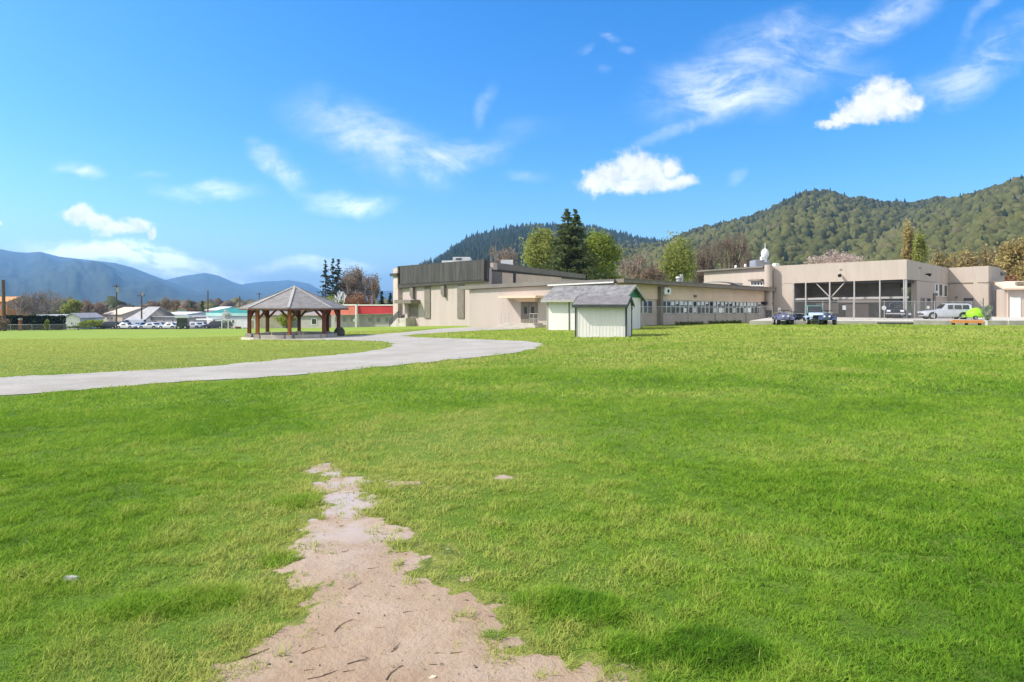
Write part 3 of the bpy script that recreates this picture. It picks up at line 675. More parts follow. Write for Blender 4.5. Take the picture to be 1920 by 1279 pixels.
def build_class_wing():
    o = thing('classroom_wing', 'long low shaded classroom wing with a strip of white framed windows', 'building', (W.A.x, W.A.y, -1))
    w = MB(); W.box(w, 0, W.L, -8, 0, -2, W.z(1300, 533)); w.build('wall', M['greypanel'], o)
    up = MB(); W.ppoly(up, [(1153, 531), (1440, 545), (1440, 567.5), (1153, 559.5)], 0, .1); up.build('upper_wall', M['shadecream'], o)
    f = MB(); W.ppoly(f, [(1153, 523.2), (1446, 540.5), (1446, 547), (1153, 530.2)], -8, 1.0); f.build('roof', M['brown'], o)
    f = MB(); W.ppoly(f, [(1153, 522.4), (1446, 539.9), (1446, 541.0), (1153, 523.9)], .9, 1.06); f.build('gutter', M['taupe'], o)
    # windows: one unit per pair of lights
    px = 1186.0; i = 0
    ws = []
    while px < 1424:
        wd = 9.3-3.0*(px-1186)/240
        if abs(px+wd/2-1233) > 6.5: ws.append((px, px+wd*.94))
        px += wd
    for k, (a, b) in enumerate(ws):
        t = (a-1153)/287; y0 = 562.8+3.8*t; y1 = 587.5+.6*t
        u0, u1 = W.at(a), W.at(b); z0 = W.z((a+b)/2, y1); z1 = W.z((a+b)/2, y0); zm = z0+(z1-z0)*.52
        fr = MB(); e = .05
        for (p, q, r, s) in ((u0, u1, z0, z0+e), (u0, u1, z1-e, z1), (u0+e+.001, u1-e-.001, zm-.03, zm+.03)): W.box(fr, p, q, .0, .09, r, s)
        for (p, q) in ((u0, u0+e), (u1-e, u1)): W.box(fr, p, q, .0, .088, z0+e, z1-e)
        fo = fr.build('window', M['white'] if k % 3 else M['steel'], o)
        pn = MB(); W.box(pn, u0+e, u1-e, .0, .04, z0+e, zm-.03); W.box(pn, u0+e, u1-e, .0, .04, zm+.03, z1-e); pn.build('pane', M['glass'], fo)
        rr = random.Random(k*7+1)
        if k > 5 and rr.random() < .62:
            bl = MB(); hh = .35+.65*rr.random(); W.box(bl, u0+e+.03, u1-e-.08-.2*rr.random()*(u1-u0), .04, .05, z1-e-(z1-zm-.1)*hh, z1-e-.02); bl.build('blind', M['white'], fo)
        if rr.random() < .16:
            bl = MB(); W.box(bl, u0+e+.05, u1-e-.05, .04, .05, z0+e+.05, zm-.08); bl.build('blind', M['white'], fo)
    for x in (1290, 1341, 1399):
        p = MB(); W.pbox(p, x-1, 588, x+.6, 612, 0, .03); p.build('panel_joint', M['taupe'], o)
    p = MB(); W.pbox(p, 1231.5, 538, 1235.5, 613, .0, .5); p.build('drain_post', M['brown'], o)
    p = MB(); W.pbox(p, 1237, 539.5, 1249, 552.5, .1, .6); pl = p.build('loudspeaker', M['white'], o, bevel=.05)
    p = MB(); zc = W.z(1243.5, 546); uc = W.at(1243.5)
    p.disc(W.pt(uc, .6, zc), (W.n.x, W.n.y, 0), .17, .05); p.build('speaker_cone', M['black'], pl)
    p = MB(); W.pbox(p, 1299, 553.5, 1302.5, 557.5, .1, .3); p.build('wall_lamp', M['taupe'], o)
    d = MB(); W.pbox(d, 1426, 566, 1450, 570.5, .1, .5); d.build('lintel', M['black'], o)
    d = MB(); W.pbox(d, 1432.5, 573.5, 1449, 605.5, 0, .04); df = d.build('door_frame', M['steel'], o)
    d = MB(); W.pbox(d, 1434.5, 575, 1447, 605.5, .04, .07); dd = d.build('door', M['dark'], o)
    d = MB(); W.pbox(d, 1437.5, 578, 1441.5, 586, .07, .08); d.build('pane', M['glass'], dd)
    # things on the roof
    v = MB(); D = 66; zt = Z(531, D)-.4; v.tube((X(1272, D), D, zt-.8), (X(1272, D), D, Z(522, D)), .22, .22, 10); v.tube((X(1272, D), D, Z(522, D)), (X(1272, D), D, Z(518.5, D)), .34, .2, 10)
    v.box(X(1277, D), X(1281, D), D, D+.5, zt-.8, Z(514, D)); v.build('roof_vent', M['steel'], o)
    v = MB(); D = 76
    for k in range(9):
        a0 = k/9*math.pi; v.beam((X(1345, D)-2.2*math.cos(a0)*1.2, D, Z(538, D)+.62*math.sin(a0)), (X(1345, D)-2.2*math.cos(a0+math.pi/9)*1.2, D, Z(538, D)+.62*math.sin(a0+math.pi/9)), 1.6, .08)
    v.box(X(1345, D)-2.6, X(1345, D)+2.6, D-.4, D+1.2, Z(538, D)-1.5, Z(538, D)+.05); v.build('skylight', M['steel'], o)
    v = MB(); v.box(X(1374, D), X(1393, D), D, D+1, Z(540, D)-1.5, Z(530.5, D)); v.build('roof_unit', M['greysteel'], o, bevel=.05)
build_class_wing()

RF = Fac(1450, 75.5, 1700, 66); RS = Fac(1700, 66, 1778, 79.5); RK = Fac(1778, 79.5, 1853, 76.3); RE = Fac(1853, 76.3, 1883, 84); RL = Fac(1320, 87, 1440, 77)
def build_tall():
    o = thing('workshop_hall', 'tall cream flat roofed hall with a wide open caged bay at its corner', 'building', (RF.A.x, RF.A.y, PZ))
    q = lambda Fc, u: Fc.pt(u, 0, 0)
    # fascia ring over the bay
    f = MB(); RF.ppoly(f, [(1450, 499), (1461.5, 498.3), (1700, 486.2), (1700, 523.6), (1487, 531.2), (1450, 532.5)], -.4, 0); f.build('front_fascia', M['cream'], o)
    f = MB(); RS.ppoly(f, [(1700, 486.2), (1778, 502.5), (1778, 532), (1700, 523.6)], -.4, 0)
    f.build('side_fascia', M['cream'], o)
    r = MB(); zr = 6.35
    pr = [RF.pt(0, -.3, 0), RF.pt(RF.L-.3, -.35, 0), RS.pt(RS.L-.3, -.4, 0), RS.pt(RS.L, -.4, 0)+Vector((-1.5, 14, 0)), RF.pt(0, 0, 0)+Vector((6, 18, 0))]
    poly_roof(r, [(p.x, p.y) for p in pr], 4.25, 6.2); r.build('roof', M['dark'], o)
    w = MB(); RF.ppoly(w, [(1450, 532.5), (1487.5, 531.2), (1487.5, 603), (1450, 603)], -.5, -.03); w.build('front_wall', M['cream'], o)
    # bay interior
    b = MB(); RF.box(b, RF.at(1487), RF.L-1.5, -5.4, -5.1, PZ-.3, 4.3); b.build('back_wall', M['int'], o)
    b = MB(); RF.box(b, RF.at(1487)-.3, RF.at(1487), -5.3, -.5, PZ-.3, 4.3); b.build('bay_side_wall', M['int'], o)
    # roller door, window band and posts on the bay's back wall
    for a, c, z0, z1, mt, nm in ((.10, .33, .4, 1.7, 'greypanel', 'roller_door'), (.40, .62, .0, 1.55, 'greypanel', 'roller_door'), (.66, .80, .0, 1.9, 'int', 'inner_door')):
        b = MB(); RF.box(b, RF.at(1487)+RF.L*.8*a, RF.at(1487)+RF.L*.8*c, -5.1, -5.0, PZ+z0, PZ+z1); b.build(nm, M[mt], o)
    bm_ = MB(); RF.ppoly(bm_, [(1488, 559.5), (1556, 557.5), (1556, 561.5), (1488, 563)], -.35, -.15); RF.ppoly(bm_, [(1556, 557.5), (1700, 555.5), (1700, 559.5), (1556, 561.5)], -1.2, -1.0)
    bm_.build('cross_beam', M['greysteel'], o)
    bm_ = MB(); RF.ppoly(bm_, [(1556, 562), (1640, 560.5), (1640, 567), (1556, 568)], -3.2, -3.0); bm_.build('duct', M['greypanel'], o)
    for x in (1487.5, 1510.5, 1555.5, 1601.5, 1649.5, 1694.5):
        c = MB(); D = RF.D(x); wpx = 1.15; yt = 531.2-7.6*(x-1487)/213
        RF.box(c, RF.at(x-wpx), RF.at(x+wpx), -.2, .0, PZ-.2, RF.z(x, yt)); c.build('column', M['greysteel'], o)
    for x0, y0 in ((1529, 531), (1583, 529)):
        c = MB(); p0 = RF.pt(RF.at(x0), -.25, RF.z(x0, y0)); p1 = RF.pt(RF.at(1556), -.25, RF.z(1556, 558.5)); c.beam(p0, p1, .09, .11); c.build('brace', M['greysteel'], o)
    c = MB(); RS.box(c, .05, .35, -.3, -.02, PZ-.2, RS.z(1702, 523.8)); c.build('column', M['greysteel'], o)
    # side wall below the fascia
    w = MB(); RS.ppoly(w, [(1720, 526.5), (1778, 532), (1778, 602), (1720, 602)], -.6, -.04); w.build('side_wall', M['cream'], o)
    for a, b_, y0, y1 in ((1753.5, 1758.5, 532, 556), (1760, 1767, 532, 556), (1769.5, 1776, 534, 557)):
        g = MB(); RS.pbox(g, a, y0, b_, y1, -.04, .02); fo = g.build('window', M['white'], o)
        g = MB(); RS.pbox(g, a+.8, y0+1.2, b_-.8, y1-1.2, .02, .03); g.build('pane', M['glass'], fo)
    for a, b_ in ((1726.5, 1734.5), (1738, 1745.5)):
        g = MB(); RS.pbox(g, a, 558.5, b_, 600, -.04, .0); dd = g.build('door', M['brown'], o)
        g = MB(); RS.pbox(g, a+1, 561, b_-1, 566, .0, .01); g.build('pane', M['glass'], dd)
    g = MB(); RS.pbox(g, 1750.5, 545.5, 1754.5, 550, -.04, .35); g.build('wall_lamp', M['white'], o, bevel=.05)
    g = MB(); RS.pbox(g, 1749.5, 551, 1752.5, 600, -.04, .12); g.build('downpipe', M['taupe'], o)
    for Fc, x, y in ((RF, 1577, 515.5), (RS, 1734, 514.5)):
        g = MB(); p0 = Fc.pt(Fc.at(x), 0, Fc.z(x, y)); nn = Vector((Fc.n.x, Fc.n.y, 0)); g.tube(p0, p0+nn*.25, .05); g.tube(p0+nn*.2+Vector((0, 0, .04)), p0+nn*.6-Vector((0, 0, .12)), .1, .2, 10); g.build('flood_lamp', M['black'], o)
    for Fc, x, y in ((RF, 1576.5, 505.6), (RS, 1725, 502.5)):
        g = MB(); Fc.pbox(g, x-2, y-1, x+2, y+1, 0, .05); g.build('wall_vent', M['taupe'], o)
    # left tail and round flue
    w = MB(); RL.ppoly(w, [(1320, 509.2), (1440, 501), (1440, 560), (1320, 560)], -6, 0); w.build('rear_wall', M['cream'], o)
    w = MB(); RL.ppoly(w, [(1312, 507.6), (1436, 499), (1436, 501.6), (1312, 510)], -6.5, .5); w.build('rear_roof', M['roofmem'], o)
    w = MB(); D = 75.2; w.tube((X(1441, D), D, Z(545, D)-2.4), (X(1441, D), D, Z(496.8, D)), .46, .46, 16); w.build('round_column', M['cream'], o, smooth=False)
    w = MB(); RL.pbox(w, 1407.5, 524, 1432, 527, 0, .5); w.build('window_hood', M['taupe'], o)
    for k in range(4):
        w = MB(); RL.pbox(w, 1408+6*k, 528, 1413+6*k, 536.5, 0, .06); fo = w.build('window', M['white'], o)
        w = MB(); RL.pbox(w, 1409.2+6*k, 529.5, 1411.8+6*k, 535, .06, .07); w.build('pane', M['glass'], fo)
    # roof gear
    w = MB(); D = 82; w.box(X(1417, D), X(1443, D), D, D+2.2, Z(503, D), Z(487, D)); ac = w.build('roof_unit', M['metalgrey'], o, bevel=.06)
    w = MB(); w.box(X(1420, D), X(1440, D), D-.03, D-.001, Z(498, D), Z(489, D)); w.build('air_grille', M['greysteel'], ac)
    w = MB(); c = Vector((X(1434.5, D), D, Z(476.5, D))); w.dome(c, .52, .45, .75, 14, 6, True); w.tube(c-Vector((0, 0, 1.1)), c, .25, .2, 10); w.tube(c+Vector((0, 0, .6)), c+Vector((0, 0, 1.5)), .05, .03, 6); w.box(c.x-.55, c.x+.1, D-.3, D+.3, Z(487, D)-.1, Z(480, D)-.1)
    w.build('roof_cowl', M['white'], o)
    for x, y in ((1379.5, 499), (1397.5, 496.5)):
        w = MB(); D = 83; w.tube((X(x, D), D, Z(506, D)), (X(x, D), D, Z(y+2, D)), .1, .1, 8); w.tube((X(x, D), D, Z(y+4, D)), (X(x, D), D, Z(y, D)), .17, .17, 8); w.dome((X(x, D), D, Z(y, D)), .17, .17, .12, 8, 3); w.build('roof_vent', M['white'], o)
    w = MB(); D = 80; w.box(X(1453, D), X(1462, D), D, D+1, Z(503, D), Z(493.5, D)); w.build('roof_hatch', M['white'], o, bevel=.08)
    # right block with garage door
    w = MB(); RK.ppoly(w, [(1778, 502.5), (1853, 498.5), (1853, 602), (1778, 602)], -6, 0); w.build('end_block_wall', M['cream'], o)
    w = MB(); RE.ppoly(w, [(1853, 498.5), (1883, 507), (1883, 600), (1853, 602)], -1.5, .02); w.build('end_side_wall', M['cream'], o)
    for Fc, a, b_, ya, yb in ((RK, 1778, 1853, 530.5, 529), (RE, 1853, 1883, 528.5, 533)):
        w = MB(); Fc.ppoly(w, [(a, ya), (b_, yb), (b_, yb+1.8), (a, ya+1.8)], 0, .06); w.build('string_course', M['taupe'], o)
    w = MB(); RK.pbox(w, 1807, 559, 1844.5, 602, 0, .03); gd = w.build('garage_door', M['dark'], o)
    w = MB()
    for k in range(5): RK.pbox(w, 1808.5, 564+k*7, 1843, 570+k*7, .03, .05)
    w.build('door_slat', M['greysteel'], gd)
    w = MB(); RK.pbox(w, 1792, 556, 1795, 559, 0, .2); w.build('wall_lamp', M['brown'], o)
    w = MB(); RE.pbox(w, 1871, 511, 1881, 515, 0, .4); w.build('wall_lamp', M['taupe'], o)
build_tall()

def build_cabin():
    D = 74; x0 = X(1883, D); o = thing('site_cabin', 'cream cabin with a sloping roof beyond the garage block, cut by the frame', 'building', (x0, D, PZ))
    a = Vector((x0, D, 0)); d = Vector((.93, -.36, 0)); n = Vector((-.36, -.93, 0)); L = 7.5
    def bx(mb, u0, u1, w0, w1, z0, z1):
        q = lambda u, w, z: a+d*u+n*w+Vector((0, 0, z)); mb.box8([q(u0, w0, z0), q(u1, w0, z0), q(u1, w1, z0), q(u0, w1, z0), q(u0, w0, z1), q(u1, w0, z1), q(u1, w1, z1), q(u0, w1, z1)]); return mb
    bx(MB(), 0, L, -3, 0, PZ-.1, 3.7).build('wall', M['cream2'], o)
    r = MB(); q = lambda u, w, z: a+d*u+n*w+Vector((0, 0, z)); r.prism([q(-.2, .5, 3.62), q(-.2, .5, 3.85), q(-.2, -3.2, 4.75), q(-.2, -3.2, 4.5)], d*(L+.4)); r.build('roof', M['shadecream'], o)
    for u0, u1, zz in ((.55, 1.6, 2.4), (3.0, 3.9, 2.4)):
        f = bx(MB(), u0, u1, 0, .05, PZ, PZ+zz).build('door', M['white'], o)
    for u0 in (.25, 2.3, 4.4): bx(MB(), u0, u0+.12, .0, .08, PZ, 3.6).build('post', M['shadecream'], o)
    v = MB(); v.disc(q(2.35, .25, 3.3), n, .18, .3); v.build('wall_lamp', M['brown'], o)
    v = MB(); bx(v, 1.4, 2.2, -1, -.4, 4.2, 4.6); v.build('roof_vent', M['brown'], o)
build_cabin()

# ------------------------------------------------------------------ sheds
def shed(name, label, fl, fr, depth, zb, zeave, zridge, over, side_over, roofm, wallm, trimm, gablem, extra=None):
    """fl/fr: plan points of the front left and right corners"""
    fl = Vector(fl); fr = Vector(fr); d = (fr-fl).normalized(); n = Vector((d.y, -d.x)); n = n if n.dot(-fl) > 0 else -n; L = (fr-fl).length
    o = thing(name, label, 'shed', (fl.x, fl.y, zb))
    q = lambda u, w, z: Vector((fl.x+d.x*u+n.x*w, fl.y+d.y*u+n.y*w, z))
    bx = lambda mb, u0, u1, w0, w1, z0, z1: mb.box8([q(u0, w0, z0), q(u1, w0, z0), q(u1, w1, z0), q(u0, w1, z0), q(u0, w0, z1), q(u1, w0, z1), q(u1, w1, z1), q(u0, w1, z1)])
    h = depth/2; sl = (zridge-zeave)/h; top = zeave+.02
    w = MB(); bx(w, 0, L, -depth, 0, zb-.5, top)
    nb = max(8, int(L/.2))
    for i in range(nb): bx(w, L*i/nb, L*i/nb+.025, 0, .012, zb-.4, top-.02)
    nb2 = int(depth/.2)
    for i in range(nb2): bx(w, L, L+.012, -depth*i/nb2-.025, -depth*i/nb2, zb-.4, top-.02)
    w.build('wall', wallm, o)
    g = MB(); g.prism([q(L-.02, .02, top), q(L-.02, -depth-.02, top), q(L-.02, -h, zridge)], Vector((d.x, d.y, 0))*.05); g.prism([q(-.03, 0, top), q(-.03, -depth, top), q(-.03, -h, zridge)], Vector((d.x, d.y, 0))*.05); g.build('gable', gablem, o)
    r = MB(); th = .09
    for s in (1, -1):
        e = (over if s > 0 else -depth-over); ez = zeave-sl*over
        r.prism([q(-side_over, e, ez), q(-side_over, -h, zridge), q(-side_over, -h, zridge+th), q(-side_over, e, ez+th)], Vector((d.x, d.y, 0))*(L+2*side_over))
    ro = r.build('roof', roofm, o)
    t = MB(); ez = zeave-sl*over
    bx(t, -side_over, L+side_over, over, over+.03, ez-.10, ez+th*.9); ft = t.build('fascia_board', trimm, o)
    for (uu) in (L+side_over, -side_over-.03):
        t = MB()
        for s in (1, -1):
            e = (over if s > 0 else -depth-over)
            t.prism([q(uu, e, ez-.12), q(uu, -h, zridge-.13), q(uu, -h, zridge+th+.02), q(uu, e, ez+th)], Vector((d.x, d.y, 0))*.03)
        t.build('barge_board', extra or trimm, o)
    for uu in (0, L):
        t = MB(); bx(t, uu-.05, uu+.04, .012, .05, zb-.3, top-.02); bx(t, uu-.05, uu-.001 if uu == 0 else uu+.05, -.09, .012, zb-.3, top-.02); t.build('corner_trim', trimm, o)
    t = MB(); bx(t, L+.012, L+.05, -depth, -depth+.1, zb-.3, top-.02); t.build('corner_trim', trimm, o)
    return o, q, bx, L
def sheds():
    a = (X(1079.5, 38.0), 38.0); b = (6.885, 37.0)
    ob, q, bx, L = shed('small_shed', 'small white shed with grey roof and dark trim, in front of the larger shed', a, b, 2.3, -.31, 1.80, 2.18, .42, .12, M['shedgrey'], M['shedwhite'], M['darktrim'], M['shedwhite'])
    t = MB(); bx(t, 1.0, 1.4, .0, .12, -.42, -.22); t.build('vent_hood', M['greyplank'], ob)
    a = (X(1026.5, 52.66), 52.66); b = (8.87, 49.0)
    ob, q, bx, L = shed('large_shed', 'larger white shed with mottled grey roof and green gable behind the small shed', a, b, 4.0, -.46, 2.35, 3.32, .55, .32, M['mossyshingle'], M['shedwhite'], M['greyplank'], M['green'], M['greyplank'])
    t = MB(); bx(t, 2.05, 2.12, .0, .06, -.5, 2.2); t.build('downpipe', M['darktrim'], ob)
    t = MB(); t.tube(q(L+.1, -.9, 1.95), q(L+.3, -.9, 1.95), .05); t.tube(q(L+.3, -.9, 2.05), q(L+.3, -.9, 1.35), .1, .16, 8); t.build('wall_lamp', M['black'], ob)
sheds()

# ------------------------------------------------------------------ gazebo
def gazebo():
    D = 46; c = Vector((X(552.5, D), D, 0)); zb = -.70; Rr = 3.92; rp = 3.17; ze = 1.52; za = Z(537.5, D)
    o = thing('gazebo', 'octagonal open timber gazebo with grey shingle roof beside the gravel path', 'gazebo', (c.x, c.y, zb))
    angs = [13.4+45*k for k in range(8)]
    def at(r, a, z): return Vector((c.x+r*math.sin(R(a)), c.y-r*math.cos(R(a)), z))
    s = MB(); s.prism([at(3.75, a, zb-.5) for a in angs], (0, 0, .55)); s.build('floor_slab', M['paveconc'], o)
    r = MB(); ap = Vector((c.x, c.y, za)); lo = Vector((0, 0, .07))
    vs = [at(Rr, a, ze) for a in angs]+[v+Vector((0, 0, -.07)) for v in [at(Rr, a, ze) for a in angs]]+[ap, ap-Vector((0, 0, .08))]
    r.add(vs, [(i, (i+1) % 8, 16) for i in range(8)]+[((i+1) % 8+8, i+8, 17) for i in range(8)]+[(i+8, (i+1) % 8+8, (i+1) % 8, i) for i in range(8)])
    ro = r.build('roof', M['shingle'], o)
    h = MB()
    for a in angs: h.beam(at(Rr, a, ze+.03), ap+Vector((0, 0, .03)), .17, .035)
    h.build('hip_cap', M['greyplank'], ro)
    h = MB(); h.tube(ap-Vector((0, 0, .05)), ap+Vector((0, 0, .09)), .16, .05, 8); h.build('finial', M['greyplank'], ro)
    e = MB()
    for i in range(8): e.beam(at(Rr-.03, angs[i], ze-.09), at(Rr-.03, angs[(i+1) % 8], ze-.09), .05, .13)
    e.build('eave_board', M['redwood'], o)
    e = MB()
    for i in range(8): e.beam(at(rp, angs[i], ze-.02), at(rp, angs[(i+1) % 8], ze-.02), .15, .2)
    for i in range(8): e.beam(at(rp, angs[i], ze+.05), Vector((c.x, c.y, za-.2)), .1, .16)
    e.build('ring_beam', M['redwood'], o)
    for i, a in enumerate(angs):
        t = .11 if i not in (2,) else .12; p0 = at(rp, a, zb+.3); p1 = at(rp, a, ze-.05)
        p = MB(); dx = at(1, a, 0)-at(0, a, 0); p.beam(p0, p1, 2*t, 2*t); po = p.build('post', M['redwood_lit'] if i in (0, 7) else M['redwood'], o, bevel=.012)
        p = MB()
        for k in (-1, 1):
            q = at(rp, angs[(i+k) % 8], 0); v = (q-at(rp, a, 0)).normalized(); b0 = Vector((p0.x, p0.y, ze-.78)); b1 = Vector((p0.x, p0.y, ze-.1))+v*.72
            p.beam(b0+v*.06, b1, .11, .13)
        p.build('brace', M['redwood'], po)
        p = MB(); p.beam(at(rp, a, zb-.3), at(rp, a, zb+.34), .42, .42); p.build('pier', M['concrete'], o, bevel=.02)
    for i in (7, 0, 5, 4, 2, 3, 1):
        a0, a1 = angs[i], angs[(i+1) % 8]; p0 = at(rp, a0, zb+.02); p1 = at(rp, a1, zb+.02); d = p1-p0
        w = MB(); w.beam(p0+d*.13+Vector((0, 0, .13)), p1-d*.13+Vector((0, 0, .13)), .34, .34)
        w.build('seat_wall', M['concrete'], o, bevel=.02)
    # stone planter at the right post
    p = at(rp, 102, zb); w = MB(); w.dome(p+Vector((.12, -.15, .35)), .42, .42, .45, 9, 5, True); m_ = w.build('stone_planter', M['stone'], o)
gazebo()

# ------------------------------------------------------------------ fences
def fence(name, label, pts, h, posts=3.0, mesh=True, zs=None, postr=.03, cat='fence'):
    """pts: plan polyline; ground heights from the terrain"""
    P3 = []
    for i in range(len(pts)-1):
        a = Vector(pts[i]); b = Vector(pts[i+1]); n = max(1, round((b-a).length/posts))
        for k in range(n+(1 if i == len(pts)-2 else 0)):
            q = a.lerp(b, k/n); z = Tz(q.x, q.y) if zs is None else zs; P3.append(Vector((q.x, q.y, z)))
    o = thing(name, label, cat, P3[0])
    for p in P3:
        m = MB(); m.tube(p-Vector((0, 0, .3)), p+Vector((0, 0, h+.05)), postr, postr, 6); m.build('post', M['steel'], o)
    r = MB()
    for a, b in zip(P3, P3[1:]): r.tube(a+Vector((0, 0, h)), b+Vector((0, 0, h)), .024, .024, 5)
    r.build('top_rail', M['steel'], o)
    if mesh:
        me = bpy.data.meshes.new('wire_mesh'); vs = []; fs = []; uvs = []; L = 0
        for a, b in zip(P3, P3[1:]):
            k = len(vs); l = (b-a).length; vs += [a+Vector((0, 0, .03)), b+Vector((0, 0, .03)), b+Vector((0, 0, h)), a+Vector((0, 0, h))]; fs.append((k, k+1, k+2, k+3)); uvs += [(L, 0), (L+l, 0), (L+l, h), (L, h)]; L += l
        me.from_pydata([tuple(v-P3[0]) for v in vs], [], fs); uv = me.uv_layers.new(name='UVMap')
        for i, c in enumerate(uvs): uv.data[i].uv = c
        me.materials.append(M['chain']); ob = bpy.data.objects.new('wire_mesh', me); COL.objects.link(ob); ob.parent = o
    return o
def pl(px, D): return (X(px, D), D)
fence('chain_link_fence', 'grey chain-link fence along the foot of the shaded classroom wing', [pl(1207, 57.2), pl(1290, 61.5), pl(1400, 66.5), pl(1448, 69)], 1.85, 3.0)
fence('chain_link_fence', 'grey chain-link fence in front of the caged bay of the tall hall', [pl(1486, 57.5), pl(1600, 57.0), pl(1715, 58), pl(1822, 62)], 1.78, 2.9, zs=PZ)
fence('chain_link_fence', 'grey chain-link fence in front of the dark cedar hedge', [pl(-60, 124), pl(60, 124), pl(126, 126)], 1.25, 4.0)
fence('chain_link_fence', 'grey chain-link fence in front of the red-topped building', [pl(628, 97), pl(700, 98), pl(748, 98)], 2.0, 3.6)

# ------------------------------------------------------------------ fence signs
def fsign(px, py, w, h, D, label, round_=False, group=None):
    p = P(px, py, D); m = MB()
    if round_: m.disc(p, (0, 1, 0), w/2, .02, 18)
    else: m.box(p.x-w/2, p.x+w/2, p.y-.012, p.y+.012, p.z-h/2, p.z+h/2)
    setp(m.build('sign', M['white']), label, 'sign', group)
fsign(1284.5, 581.5, .30, .42, 60.9, 'blank white notice on the fence before the windows, nearest the loudspeaker')
fsign(1350.5, 582, .34, .48, 63.9, 'blank white notice in the middle of the fence before the windows')
fsign(1405.5, 581.5, .34, .46, 66.4, 'blank white notice on the fence near the dark door of the wing')
fsign(1461, 580.5, .36, .5, 74.9, 'blank white notice on the cream wall above the quad bikes')
fsign(1657.5, 577.5, .42, .42, 57.1, 'round white disc sign on the fence of the caged bay', True)
fsign(1740.5, 576.5, .30, .30, 58.6, 'small round white disc sign on the fence in front of the side doors', True)
fsign(1583, 577, .30, .42, 56.9, 'faded pale notice on the fence to the right of the pale blue jeep')
# ------------------------------------------------------------------ vehicles
def wheel(mb_parent, c, ax, r, wd, rimmat):
    m = MB(); m.disc(c, ax, r, wd, 18); t = m.build('wheel', M['rubber'], mb_parent, bevel=.0)
    m = MB(); ax = Vector(ax); m.disc(Vector(c)+ax*(wd/2), ax, r*.6, .03, 14); m.disc(Vector(c)-ax*(wd/2), ax, r*.6, .03, 14); m.build('rim', rimmat, t)
def loft(sections, mat, name, parent, bevel=.0, smooth=True):
    """sections: list of rings with equal numbers of points"""
    m = MB(); n = len(sections[0]); vs = [p for s in sections for p in s]; fs = []
    for k in range(len(sections)-1):
        for i in range(n): fs.append((k*n+i, k*n+(i+1) % n, (k+1)*n+(i+1) % n, (k+1)*n+i))
    fs += [tuple(range(n-1, -1, -1)), tuple(range((len(sections)-1)*n, len(sections)*n))]
    m.add(vs, fs); o = m.build(name, mat, parent)
    if smooth:
        o.data.polygons.foreach_set('use_smooth', [True]*len(o.data.polygons))
        try: o.data.set_sharp_from_angle(angle=R(38))
        except Exception: pass
    return o
